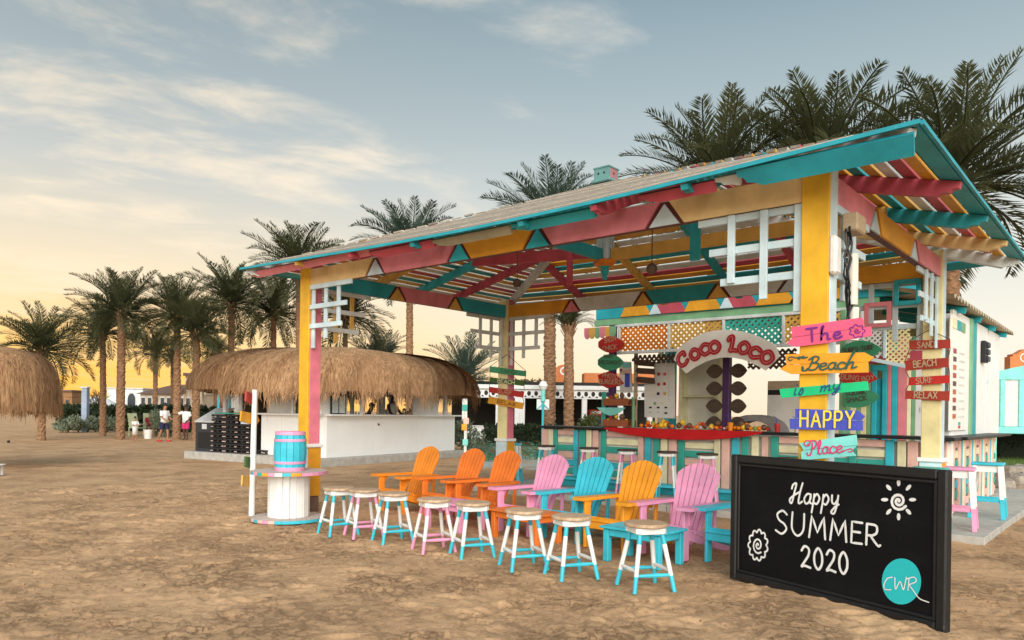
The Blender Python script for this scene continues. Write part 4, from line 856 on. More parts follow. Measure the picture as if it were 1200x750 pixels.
# leaf signs on the purple corner post
S = lambda *p: Z(690, 380, 10.71, *p)
LV = 6.38; sand_c = plain('tan letter paint', (.46, .34, .20), .7)
def lf(y0, y1, x0, x1, n=9, tip=0): 
    ym = (y0+y1)/2; h = (y1-y0)/2; up = [(x0+(x1-x0)*i/n, ym-h*math.sin(PI*(i+.6)/(n+.8))**.7) for i in range(n+1)]; dn = [(x0+(x1-x0)*i/n, ym+h*math.sin(PI*(i+.6)/(n+.8))**.7) for i in range(n, -1, -1)]
    return up+dn
psign('leaf_sign', 'red leaf shaped sign lettered SIGN CHICK, topmost on the purple corner post', 'leaf sign', LV, [(S(*lf(150, 358, 118, 440)), 'red')], [('SIGN', S((200, 235))[0], S((350, 200))[0], 5, .7, sand_c), ('CHICK', S((175, 335))[0], S((360, 305))[0], 5, .7, sand_c)], .02, 'leaf signs on the corner post')
psign('leaf_sign', 'green leaf shaped sign lettered REEF FRESHMENT, middle one on the purple corner post', 'leaf sign', LV, [(S(*lf(375, 582, 112, 430)), 'leafgreen')], [('REEF-', S((190, 418))[0], S((335, 413))[0], 3.2, .7, WDARK), ('FRESHMENT', S((130, 498))[0], S((410, 506))[0], 4.6, .6, WDARK)], .02, 'leaf signs on the corner post')
psign('leaf_sign', 'red leaf shaped sign lettered PHOTO BURGERS above the fruit stand', 'leaf sign', LV, [(Z(680, 380, 6.25, (128, 372), (205, 345), (250, 362), (290, 395), (318, 435), (270, 455), (200, 470), (140, 440)), 'red')], [('PHOTO', Z(680, 380, 6.25, (165, 385))[0], Z(680, 380, 6.25, (275, 405))[0], 5, .8, sand_c), ('BURGERS', Z(680, 380, 6.25, (140, 435))[0], Z(680, 380, 6.25, (305, 440))[0], 5, .8, sand_c)], .02, 'leaf signs on the corner post')
# green and red signs on the post behind the yellow one
sp_u = pv(987, 440, 6.35).x; kbox('sign_post', (sp_u, 6.38, 1.75), (.09, .07, 3.3), 'green')
S = lambda *p: Z(960, 390, 7.5, *p)
psign('leaf_sign', 'green leaf shaped sign lettered SURFS-TURF behind the orange Beach arrow', 'leaf sign', 6.3, [(S((185, 150), (230, 105), (300, 75), (380, 66), (450, 80), (510, 110), (550, 140), (500, 195), (440, 215), (300, 215), (215, 190)), 'leafgreen')], [('SURFS-TURF', S((210, 178))[0], S((485, 142))[0], 5, 1.0, WDARK)], .02, 'signs behind the yellow post')
psign('arrow_sign', 'dark red arrow sign lettered BUNG BOY, partly hidden behind the Beach arrow', 'sign', 6.3, [(S((170, 375), (200, 330), (440, 335), (515, 405), (430, 445), (250, 440), (185, 420)), 'red')], [('BUNG', S((190, 405))[0], S((350, 425))[0], 6, .7, sand_c), ('BOY', S((380, 425))[0], S((490, 405))[0], 5, .7, sand_c)], .02, 'signs behind the yellow post')
psign('leaf_sign', 'green leaf shaped sign lettered SQUAK SHACK, lowest behind the yellow post', 'leaf sign', 6.3, [(S((215, 520), (300, 500), (420, 500), (490, 525), (530, 565), (480, 610), (400, 650), (300, 660), (220, 640)), 'leafgreen')], [('SQUAK', S((235, 555))[0], S((415, 535))[0], 5, .95, WDARK), ('SHACK', S((240, 615))[0], S((425, 590))[0], 5.5, .95, WDARK)], .02, 'signs behind the yellow post')
# arrow signs nailed to the near right post
S = lambda *p: Z(900, 370, 7.5, *p); S2 = lambda *p: Z(900, 450, 7.5, *p); NV = -.035
flower = plain('plum letter paint', (.16, .02, .22), .6); navy = plain('navy letter paint', (.02, .06, .20), .6); forest = plain('forest green letter paint', (.02, .10, .07), .6); yel = plain('yellow letter paint', (.88, .66, .06), .6); rose = plain('rose letter paint', (.60, .04, .16), .6)
t = psign('arrow_sign', 'pink plank sign painted The with a flower, topmost on the near yellow post', 'sign', NV, [(S((205, 100), (825, 15), (843, 100), (215, 188)), 'hotpink'), (S((218, 192), (843, 104), (900, 95), (912, 175), (480, 245), (240, 272), (160, 245)), 'hotpink')],
          [(['T', 'h', 'e'], S((345, 232))[0], S((655, 195))[0], 15.5, 2.3, flower)], .024, 'painted plank signs on the near post')
mb = MB(); fc = [S((x, y))[0] for x, y in [(785+62*math.cos(PI*2*i/36)*(1+.16*math.cos(i*PI*2*7/36)), 135+52*math.sin(2*PI*i/36)*(1+.16*math.cos(i*2*PI*7/36))) for i in range(37)]]; f2 = [S((785+28*math.cos(i*.5)*(1-i/20), 135+25*math.sin(i*.5)*(1-i/20)))[0] for i in range(18)]
strokes(mb, [[(pv(*q, NV).x-t.location.x, pv(*q, NV).z-t.location.z) for q in l] for l in (fc, f2)], .009, -.006); mb.build('painted_flower', flower, t)
t = psign('arrow_sign', 'orange double arrow sign painted Beach in green script on the near yellow post', 'sign', NV, [(S((152, 338), (845, 322), (930, 368), (880, 405), (160, 428)), 'signorange'), (S((160, 432), (875, 408), (878, 498), (200, 512), (105, 470)), 'signorange')],
          [(['Bs', 'e', 'a', 'c', 'hs'], S((335, 480))[0], S((780, 465))[0], 15.5, 2.0, forest, .12, .02)], .024, 'painted plank signs on the near post')
mb = MB(); strokes(mb, [[(pv(*q, NV).x-t.location.x, pv(*q, NV).z-t.location.z) for q in S(*catmull([(215, 385), (195, 395), (180, 375), (205, 362), (260, 370), (320, 355)]))]], .011, -.006); mb.build('flourish', forest, t)
psign('arrow_sign', 'bright green plank sign painted is my in blue script', 'sign', NV, [(S((100, 645), (870, 575), (880, 655), (115, 722)), 'signgreen')], [(['i', 's'], S((225, 697))[0], S((318, 692))[0], 15, 1.5, navy, .25, .10), (['m', 'y'], S((460, 668))[0], S((640, 645))[0], 13, 1.5, navy, .3, .02)], .024, 'painted plank signs on the near post')
psign('arrow_sign', 'blue plank sign painted HAPPY in yellow capitals', 'sign', NV, [(S2((238, 218), (700, 232), (790, 235), (848, 285), (815, 318), (240, 300)), 'blue'), (S2((190, 306), (240, 303), (830, 322), (828, 410), (195, 395)), 'blue')], [('HAPPY', S2((285, 372))[0], S2((760, 385))[0], 18.0, 2.3, yel, 0, .28)], .024, 'painted plank signs on the near post')
t = psign('arrow_sign', 'aqua plank sign painted Place in pink script, lowest on the near yellow post', 'sign', NV, [(S2((275, 520), (772, 445), (782, 537), (310, 580)), 'aqua'), (S2((310, 584), (782, 541), (735, 590), (770, 630), (295, 670), (290, 600)), 'aqua')], [(['Ps', 'l', 'a', 'c', 'e'], S2((365, 622))[0], S2((665, 600))[0], 15.5, 1.7, rose, .1, .03)], .024, 'painted plank signs on the near post')
mb = MB(); strokes(mb, [[(pv(*q, NV).x-t.location.x, pv(*q, NV).z-t.location.z) for q in S2(*catmull(l))] for l in ([(660, 595), (690, 580), (735, 570), (740, 595), (710, 595)], [(370, 500), (335, 500), (320, 530), (350, 545), (355, 525)])], .010, -.006); mb.build('flourish', rose, t)
# hanging word signs on the rear posts
def hang(S, v, label, rows, lett, top):
    t = thing('hanging_sign', label, 'sign', (pv(*S((250, 100))[0], v).x, v, pv(*S((250, 650))[0], v).z), group='hanging word signs on the rear posts'); cr = []
    for (pl, c, ch, l, r, hp, wp, lc) in rows:
        psign('x', None, 'sign', v, [(S(*pl), c)], [(ch, S(l)[0], S(r)[0], hp, wp, lc)], .022, parent=t)
    mb = MB(); q = lambda p: Vector((pv(*S(p)[0], v).x-t.location.x, .01, pv(*S(p)[0], v).z-t.location.z))
    for a, b in zip(rows, rows[1:]): mb.tube([q(a[0][3]), q(b[0][0])], .006, 5); mb.tube([q(a[0][2]), q(b[0][1])], .006, 5)
    mb.tube([q(rows[0][0][0]), q(top), q(rows[0][0][1])], .006, 5); mb.build('cord', P['brown'], t)
S = lambda *p: Z(570, 420, 12.5, *p)
hang(S, DV-.06, 'green, red and orange planks lettered SAND BEACH SURF RELAX on the far left rear post', [([(50, 115), (575, 185), (570, 265), (45, 205)], 'leafgreen', 'SAND', (205, 205), (430, 235), 4.6, .8, P['dkgreen']), ([(50, 275), (550, 330), (548, 405), (45, 345)], 'dkgreen', 'BEACH', (165, 350), (420, 385), 4.4, .7, P['lemon']),
     ([(38, 415), (545, 490), (530, 575), (35, 495)], 'red', 'SURF', (170, 500), (375, 535), 4.4, .7, sand_c), ([(40, 555), (545, 655), (520, 745), (18, 655)], 'ochre', 'RELAX', (160, 660), (430, 705), 4.4, .7, P['maroon'])], None, (300, -60))
S = lambda *p: Z(1060, 390, 8.333, *p)
hang(S, DV-.05, 'four brick red planks lettered SAND BEACH SURF RELAX on the pale right rear post', [([(45, 75), (445, 65), (447, 150), (45, 165)], 'brick', 'SAND', (125, 150), (295, 140), 7, .9, sand_c), ([(5, 270), (425, 242), (430, 335), (8, 370)], 'brick', 'BEACH', (90, 340), (315, 318), 7.5, 1.1, sand_c),
     ([(40, 435), (440, 412), (440, 490), (35, 515)], 'red', 'SURF', (115, 500), (280, 480), 7, .8, sand_c), ([(8, 565), (440, 570), (435, 665), (5, 645)], 'brick', 'RELAX', (95, 635), (320, 640), 7.5, 1.1, sand_c)], None, (240, -30))
# ------------------------------------------------------------------ slatted beach chairs
def sandz(u, v): return float(mound(np.float64(u), np.float64(v)))
def make_chair(mat, label):
    t = thing('beach_chair', label, 'beach chair', group='slatted beach chairs in a row under the pavilion')
    c = .006
    for s in (-1, 1):
        MB().box((s*.275, -.30, .272), (.035, .10, .545), ch=c).build('leg', mat, t)
        MB().prism([(-.34, .35), (-.34, .24), (.58, .0), (.66, .0), (.66, .05), (.2, .26)], -.0145, .0145, M=Matrix.Translation((s*.243, 0, 0)) @ Matrix.Rotation(PI/2, 4, 'Z')).build('side_rail', mat, t)
        arm = [(s*.235, -.42), (s*.40, -.42), (s*.415, -.36), (s*.40, -.10), (s*.36, .20), (s*.32, .36), (s*.235, .36)]
        MB().prism(arm, -.018, .018, M=Matrix.Translation((0, 0, .564)) @ Matrix.Rotation(-PI/2, 4, 'X')).build('armrest', mat, t)
        MB().bar((s*.275, .27, .12), (s*.285, .29, .545), .05, .03, up=(1, 0, 0), ch=c).build('arm_support', mat, t)
        MB().prism([(-.25, .54), (-.14, .54), (-.25, .38)], -.012, .012, M=Matrix.Translation((s*.305, -.03, 0)) @ Matrix.Rotation(PI/2, 4, 'Z')).build('arm_bracket', mat, t)
    for k in range(5):
        y = -.335+.098*k; z = .362-.034*k-(.018 if k == 0 else 0)
        MB().box((0, y, z), (.53, .088, .022), Matrix.Rotation(R(-19 if k else 24), 3, 'X'), ch=c).build('seat_slat', mat, t)
    MB().box((0, -.352, .285), (.56, .022, .10), ch=c).build('apron', mat, t)
    ax = Vector((0, .11, .20)); up = Vector((0, .40, .92)).normalized()
    M0 = Matrix((Vector((1, 0, 0)), Vector((0, up.z, -up.y)), up)).transposed().to_4x4(); M0.translation = ax
    for k in range(7):
        q = (k-3); x0 = q*.056; x1 = q*.082; w0, w1 = .0215, .0325; hh = lambda x: .875-.0105*(x/.082)**2-.02*max(0, abs(x)/.082-2.6)
        top = [(x1+w1, hh(x1+w1)-.004), (x1+w1*.8, hh(x1+w1*.8)), (x1, hh(x1)), (x1-w1*.8, hh(x1-w1*.8)), (x1-w1, hh(x1-w1)-.004)]
        MB().prism([(x0-w0, 0), (x0+w0, 0)]+top, -.010, .010, M=M0).build('back_slat', mat, t)
    MB().box((0, .27, .50), (.50, .03, .07), Matrix.Rotation(R(-23.5), 3, 'X'), ch=c).build('back_brace', mat, t)
    MB().box((0, .382, .755), (.50, .025, .06), Matrix.Rotation(R(-23.5), 3, 'X'), ch=c).build('back_brace', mat, t)
    return t
CH = {}
def chair(col, u, v, rz, lab):
    if col not in CH: o = CH[col] = make_chair(P[col], lab)
    else: o = copy_tree(CH[col]); o['label'] = lab
    o.location = (u, v, sandz(u, v)); o.rotation_euler = (0, 0, rz); o.scale = (1.02, 1.02, 1.02)
cs = [('chairyellow', 437, 556, 'yellow orange slatted beach chair at the far left end of the row'), ('chairorange', 487.5, 560, 'deep orange slatted beach chair, second from the left end of the row'), ('chairorange', 526, 564, 'deep orange slatted beach chair beside the left pink chair'),
      ('chairpink', 575, 572, 'pink slatted beach chair between a deep orange and a turquoise chair'), ('cyan', 625, 577, 'turquoise slatted beach chair between the pink and the amber chair'), ('chairamber', 675, 584, 'amber slatted beach chair between the turquoise and the right pink chair'),
      ('chairpink', 740, 589.5, 'pink slatted beach chair behind the turquoise low table'), ('cyan', 816, 596, 'turquoise slatted beach chair half hidden behind the chalkboard')]
RZC = R(-6)
for col, px, py, lab in cs:
    p = pz(px, py, .58); off = Matrix.Rotation(RZC, 3, 'Z') @ Vector((-.36, -.42, 0)); chair(col, p.x-off.x, p.y-off.y, RZC+random.uniform(-.05, .05), lab)
# ------------------------------------------------------------------ low tables
def table(Lp, Mp, Rp, h, col, label):
    a = pz(*Lp); b = pz(*Mp); c = pz(*Rp); f = b-a; w = f.length; f.normalize(); rz = math.atan2(f.y, f.x); nrm = Vector((-f.y, f.x, 0)); d = max(.36, min(.55, (c-b).dot(nrm))); o = a+f*w/2+nrm*d/2
    t = thing('low_table', label, 'table', (o.x, o.y, 0), rz, 'low tables in front of the chairs')
    for s in (-1, 1):
        for q in (-1, 1): MB().box((s*(w/2-.035), q*(d/2-.035), (h-.02)/2), (.07, .07, h-.02), ch=.006).build('leg', P[col], t)
    n = 5; dd = (d+.06)/n
    for k in range(n): MB().box((0, -d/2-.03+dd*(k+.5), h-.0), (w+.06, dd-.008, .026), ch=.005).build('top_board', P[col], t)
    for q in (-1, 1): MB().box((0, q*(d/2-.02), h-.055), (w-.15, .022, .075), ch=.005).build('apron', P[col], t)
    for q in (-1, 1): MB().box((q*(w/2-.02), 0, h-.055), (.022, d-.15, .075), ch=.005).build('apron', P[col], t)
table((497, 619), (539, 626), (567, 621), .37, 'chairpink', 'pink low slatted table in front of the deep orange chairs')
table((575, 630), (628, 641), (657, 636), .36, 'chairorange', 'orange low slatted table behind the fifth and sixth stools')
table((706, 657), (772, 669), (806, 662), .37, 'cyan', 'turquoise low slatted table behind the nearest stool')
# ------------------------------------------------------------------ round stools
def make_stool(col, label, h, rs=.2, grp='round top stools standing in the sand', name='stool', nleg=.275, seatm=None):
    t = thing(name, label, 'stool', group=grp); C = P[col]; Wm = P['white']
    MB().lathe([(0, h-.036), (rs-.012, h-.034), (rs, h-.026), (rs, h-.012), (rs-.012, h), (0, h+.002)], 26).build('seat', seatm or WSEAT, t)
    mb = MB(); a = rs*.64
    for q in range(4): g = q*PI/2; mb.box((math.cos(g)*a, math.sin(g)*a, h-.064), (.026, a*2-.03, .056), Matrix.Rotation(g, 3, 'Z'), ch=.004)
    for q in range(4): g = q*PI/2+PI/4; mb.box((math.cos(g)*a*1.32, math.sin(g)*a*1.32, h-.0645), (.03, .07, .0555), Matrix.Rotation(g, 3, 'Z'), ch=.008)
    mb.build('apron', Wm, t)
    def lp(g, z): f = 1-z/(h-.04); r = rs*.70+(nleg-rs*.70)*f; return Vector((math.cos(g)*r, math.sin(g)*r, z))
    for q in range(4):
        g = q*PI/2+PI/4; zs = [0, h*.24, h*.2401, h*.70, h*.7001, h-.06]
        MB().tube([lp(g, z) for z in zs], [.019, .021, .021, .022, .022, .021], 10, mi=[0, 0, 1, 1, 0, 0]).build('leg', [C, Wm], t)
    for q in range(4):
        g0, g1 = q*PI/2+PI/4, q*PI/2+3*PI/4; z = h*(.25 if q % 2 == 0 else .31)
        a_, b_ = lp(g0, z), lp(g1, z); m_ = (a_+b_)/2; MB().tube([a_, a_.lerp(b_, .3), m_, a_.lerp(b_, .7), b_], [.013, .018, .020, .018, .013], 8).build('stretcher', C if q % 2 == 0 else Wm, t)
    return t
ST = {}
def stool(col, p, lab, h=.6, rz=0, kind='s', **k):
    key = (col, kind)
    if key not in ST: o = ST[key] = make_stool(col, lab, h, **k)
    else: o = copy_tree(ST[key]); o['label'] = lab
    o.location = (p[0], p[1], p[2] if len(p) > 2 else sandz(p[0], p[1])); o.rotation_euler = (0, 0, rz)
for px, py, col, rz, lab in ((397, 571, 'cyan', .5, 'turquoise legged round stool beside the cable drum table'), (427, 573, 'chairpink', .1, 'pink legged round stool, second from the cable drum table'), (461, 577, 'cyan', .3, 'turquoise legged round stool just right of the first pink legged stool'),
        (509, 584, 'chairpink', .2, 'pink legged round stool in front of the pink low table'), (554, 588, 'cyan', .25, 'turquoise legged round stool right of the pink legged stool by the pink table'), (614, 597, 'cyan', .3, 'turquoise legged round stool in front of the orange low table'),
        (670, 604, 'cyan', .75, 'turquoise legged round stool between the orange and the turquoise low table'), (757, 614, 'cyan', .7, 'turquoise legged round stool nearest the chalkboard, with the brownest seat')):
    p = pz(px, py, .6); stool(col, (p.x, p.y), lab, .6, TH-math.atan((px-600)/F)+.38+(rz-.4)*.22)
bars = [(640, 'cyan', 'tall bar stool with turquoise legs at the left end of the counter'), (690, 'chairpink', 'tall pink legged bar stool behind the turquoise chair'), (735, 'chairpink', 'tall pink legged bar stool behind the amber chair'), (782, 'cyan', 'tall turquoise legged bar stool between the amber and the right pink chair'), (829, 'chairpink', 'tall pink legged bar stool just left of the chalkboard'), (925, 'cyan', 'tall turquoise legged bar stool mostly hidden behind the chalkboard')]
for px, col, lab in bars: p = pv(px, 526, 5.25); stool(col, (p.x, 5.25, .1), lab, .84, TH*.5, 'b', rs=.19, grp='bar stools along the counter', name='bar_stool', nleg=.24, seatm=WDARK)
def block_stool(col, u, v, rz, lab, h=.84):
    t = thing('bar_stool', lab, 'stool', (u, v, .1), rz, 'square bar stools'); C = P[col]
    MB().box((0, 0, h-.02), (.42, .40, .04), ch=.015).build('seat', C, t)
    for s in (-1, 1):
        MB().box((0, s*.15, h-.09), (.28, .025, .10), ch=.004).build('apron', P['white'], t); MB().box((s*.15, 0, h-.091), (.025, .28, .10), ch=.004).build('apron', P['white'], t)
        for q in (-1, 1):
            mb = MB(); f = lambda z: Vector((s*(.155+.06*(1-z/h)), q*(.15+.06*(1-z/h)), z))
            mb.bar(f(0), f(.30), .055, .055, up=(1, 0, 0), ch=.004, mi=0); mb.bar(f(.30), f(h-.04), .0545, .0545, up=(1, 0, 0), ch=.004, mi=1); mb.build('leg', [C, P['white']], t)
        MB().box((0, s*.19, .28), (.36, .03, .05), ch=.004).build('stretcher', C, t); MB().box((s*.195, 0, .26), (.03, .35, .05), ch=.004).build('stretcher', C, t)
block_stool('chairpink', 7.98, 4.95, .1, 'square pink bar stool right of the chalkboard'); block_stool('cyan', 8.1, 6.62, .05, 'square turquoise bar stool at the right end of the slab'); block_stool('mint', 7.72, 4.50, 0, 'square sea green bar stool at the edge of the chalkboard'); block_stool('cyan', -.35, 5.3, .5, 'square turquoise and white stool by the far left end of the counter')
# ------------------------------------------------------------------ cable drum table and barrel
def drum():
    p = pz(338, 609); t = thing('drum_table', 'white cable drum table with a multicoloured striped top', 'table', (p.x, p.y, 0), .35)
    cols = ['chairpink', 'signorange', 'cyan', 'chairpink', 'mint', 'signorange', 'chairpink', 'offwhite', 'cyan', 'signorange', 'chairpink']
    for nm, z, rr, cc in (('bottom_disc', .03, .52, ['cyan']*2+['salmon', 'cyan', 'salmon', 'chairpink', 'salmon']+['cyan']*4), ('top_disc', .69, .535, cols)):
        n = len(cols); w = 2*rr/n
        for k in range(n):
            x0, x1 = -rr+k*w+.002, -rr+(k+1)*w-.002; q = [(x, math.sqrt(max(rr*rr-x*x, 0))) for x in [x0+(x1-x0)*i/5 for i in range(6)]]
            poly = [(x, y) for x, y in q]+[(x, -y) for x, y in q[::-1]]
            if k in (0, n-1): poly = [p_ for p_ in poly]
            mb = MB(); mb.prism(poly, z-.022, z+.022, M=Matrix.Rotation(PI/2, 4, 'X'), mi=1, mi_side=0); 
            mb.build('disc_board', [P[cc[k]], wood('sun worn painted boards', (.48, .38, .34), (.72, .60, .52), 4, (2, 9, 2))], t)
    n = 18
    for k in range(n): g = 2*PI*k/n; MB().box((math.cos(g)*.275, math.sin(g)*.275, .36), (.03, .092, .614), Matrix.Rotation(g, 3, 'Z'), ch=.006).build('stave', P['white'], t)
    b = thing('barrel', 'turquoise wooden barrel with pink hoops standing on the cable drum table', 'barrel', (p.x-.01, p.y+.02, .713))
    H = .56; n = 16
    def rad(z): return .205+.03*math.sin(PI*z/H)
    for k in range(n):
        g0, g1 = 2*PI*k/n+.012, 2*PI*(k+1)/n-.012; mb = MB(); vs = []; m = 7
        for j in range(m+1):
            z = H*j/m; r = rad(z)
            for r_, g in ((r, g0), (r, g1), (r-.02, g1), (r-.02, g0)): vs.append((r_*math.cos(g), r_*math.sin(g), z))
        fs = [(4*j+i, 4*j+(i+1) % 4, 4*j+4+(i+1) % 4, 4*j+4+i) for j in range(m) for i in range(4)]+[(3, 2, 1, 0), (4*m, 4*m+1, 4*m+2, 4*m+3)]
        mb.add(vs, fs); mb.build('stave', P['cyan'], b)
    for z0, z1 in ((.0, .05), (.10, .135), (.42, .455), (H-.045, H+.004)): MB().lathe([(rad(z0)+.006, z0), (rad(z1)+.006, z1)], 28).build('hoop', P['chairpink'], b)
    MB().lathe([(0, H-.03), (.2, H-.03)], 20).build('lid', P['cyan'], b)
drum()
def signpost():
    p = pz(295, 604); t = thing('signpost', 'thin whitewashed post with four small coloured boards seen edge on', 'signpost', (p.x, p.y, -.05)); rz = math.atan2(-(CAM.y-p.y), -(CAM.x-p.x))
    MB().tube([(0, 0, 0), (.012, 0, .7), (.005, .01, 1.3), (.02, .01, 1.93)], [.047, .045, .042, .038], 10).build('pole', P['white'], t)
    for z, dx, c, L, tw in ((1.80, -.03, 'salmonred', .42, -.32), (1.50, -.02, 'ochre', .50, -.55), (.84, -.06, 'dkgreen', .38, -.35), (.56, -.05, 'mustard', .46, -.45)):
        mb = MB(); mb.prism([(-L*.5, -.075), (L*.32, -.085), (L*.5, 0), (L*.32, .085), (-L*.5, .075)], -.012, .012); o = mb.build('arrow_board', P['red'] if c == 'salmonred' else P[c], t, loc=(-.055, -.02, z), rot=(0, .15, rz+tw))
signpost()
# ------------------------------------------------------------------ chalkboard
def chalky():
    m, nt, b = _nodes('matt black board'); n1 = _tex(nt, 1.6, (1, 1, 2.2), 7, .65); n2 = _tex(nt, 14, (1, 1, 5), 6, .7)
    c = _mixc(nt, _mr(nt, n1.outputs[0], .5, .8, 0, .5), (.006, .006, .007), (.020, .0195, .019)); c = _mixc(nt, _mr(nt, n2.outputs[0], .62, .75, 0, .35), c, (.065, .062, .058))
    nt.links.new(c, b.inputs['Base Color']); nt.links.new(_mr(nt, n1.outputs[0], .3, .7, .5, .75), b.inputs['Roughness']); b.inputs['Specular IOR Level'].default_value = .12; return m
def chalkboard():
    A = pz(855, 675, .07); B = pz(1108, 741, .07); x = (B-A).normalized(); n = Vector((x.y, -x.x, 0)); W_ = (B-A).length
    def bp(px, py): d = ray(px, py); tt = (A-CAM).dot(n)/d.dot(n); q = CAM+d*tt; return ((q-A).dot(x), q.z-.05)
    H_ = (bp(860, 537)[1]+bp(1106, 545)[1])/2
    t = thing('chalkboard', 'large black board lettered Happy SUMMER 2020 standing on the sand', 'chalkboard', (A.x, A.y, .05), math.atan2(x.y, x.x))
    bl = P['black']; fw = .075
    MB().box((W_/2, .035, H_/2), (W_-.04, .03, H_-.04)).build('panel', chalky(), t)
    for (c, d) in (((W_/2, .03, fw/2), (W_-2*fw-.002, .075, fw)), ((W_/2, .03, H_-fw/2), (W_-2*fw-.002, .075, fw)), ((fw/2, .03, H_/2), (fw, .08, H_)), ((W_-fw/2, .03, H_/2), (fw, .08, H_))): MB().box(c, d, ch=.012).build('frame', bl, t)
    for (c, d) in (((W_/2, .012, fw+.016), (W_-2*fw-.036, .02, .026)), ((W_/2, .012, H_-fw-.016), (W_-2*fw-.036, .02, .026)), ((fw+.016, .012, H_/2), (.026, .02, H_-2*fw)), ((W_-fw-.016, .012, H_/2), (.026, .02, H_-2*fw))): MB().box(c, d, ch=.006).build('moulding', bl, t)
    for s in (.35, W_-.35): MB().bar((s, .07, .75), (s, .5, -.03), .05, .03).build('prop', bl, t)
    zz = lambda x_, y_: bp(840+x_/3, 500+y_/3); Y = .0185
    def words(ch, l, r, h0, wpx, slant=0, gap=.16, name='lettering', mat=LET_WHITE, hr=None):
        ln, wt = text_lines(ch, 1.0, slant, gap); hr = hr or h0; out = []
        for k in ln:
            o = []
            for p in k:
                f = (p[0]+wt/2)/wt; bx = l[0]+(r[0]-l[0])*f; by = l[1]+(r[1]-l[1])*f; o.append(zz(bx, by-p[1]*(h0+(hr-h0)*f)))
            out.append(o)
        mb = MB(); strokes(mb, out, wpx/3/145, Y); mb.build(name, mat, t)
    words(['Hs', 'a', 'p', 'p', 'y'], (254, 268), (428, 278), 70, 7.6, .12, .06)
    words('SUMMER', (202, 374), (566, 420), 82, 8.3, .04, .2, hr=72)
    words('2020', (292, 493), (460, 521), 74, 9.2, .0, .17, hr=76)
    mb = MB(); st = []
    st.append([zz(634+30*(1-i/26)*math.cos(i*.5+.6), 262+32*(1-i/26)*math.sin(i*.5+.6)) for i in range(26)]); strokes(mb, st, .021, Y)
    for k in range(8):
        g = k*PI/4-PI/2; cx, cy = 634+49*math.cos(g), 257+60*math.sin(g); a = math.atan2(math.sin(g)*1.15, math.cos(g)); pl = []
        for i in range(10): q = 2*PI*i/10; ex, ey = 13*math.cos(q), 6.5*math.sin(q); pl.append(zz(cx+ex*math.cos(a)-ey*math.sin(a), cy+ex*math.sin(a)+ey*math.cos(a)))
        mb.add([(p[0], Y, p[1]) for p in pl], [tuple(range(10))[::-1]])
    mb.build('painted_sun', LET_WHITE, t)
    mb = MB(); st = [[zz(140+31*(1+.16*abs(math.sin(i*PI/8)) *1.4-.1)*math.cos(2*PI*i/88), 417+49*(1+.16*abs(math.sin(i*PI/8))*1.4-.1)*math.sin(2*PI*i/88)) for i in range(89)], [zz(140+19*(1-i/24)*math.cos(i*.5+1), 417+30*(1-i/24)*math.sin(i*.5+1)) for i in range(24)]]
    strokes(mb, st, .017, Y); mb.build('painted_flower', LET_WHITE, t)
    mb = MB(); pl = [zz(644+69*math.cos(2*PI*i/44), 545+81*math.sin(2*PI*i/44)) for i in range(44)]; mb.add([(p[0], Y, p[1]) for p in pl], [tuple(range(44))[::-1]]); mb.build('logo_disc', plain('aqua print', (.02, .52, .55), .6, var=.04), t)
    mb = MB(); lines = [catmull(l) for l in ([(612, 530), (595, 535), (584, 555), (586, 572), (608, 574)], [(622, 532), (624, 572), (640, 545), (652, 574), (662, 530)], [(672, 534), (668, 576)], [(664, 536), (690, 530), (697, 545), (672, 556)], [(672, 556), (690, 580), (710, 605), (742, 618)])]
    strokes(mb, [[zz(*p) for p in l] for l in lines], .008, Y-.003); mb.build('logo_script', LET_WHITE, t)
chalkboard()
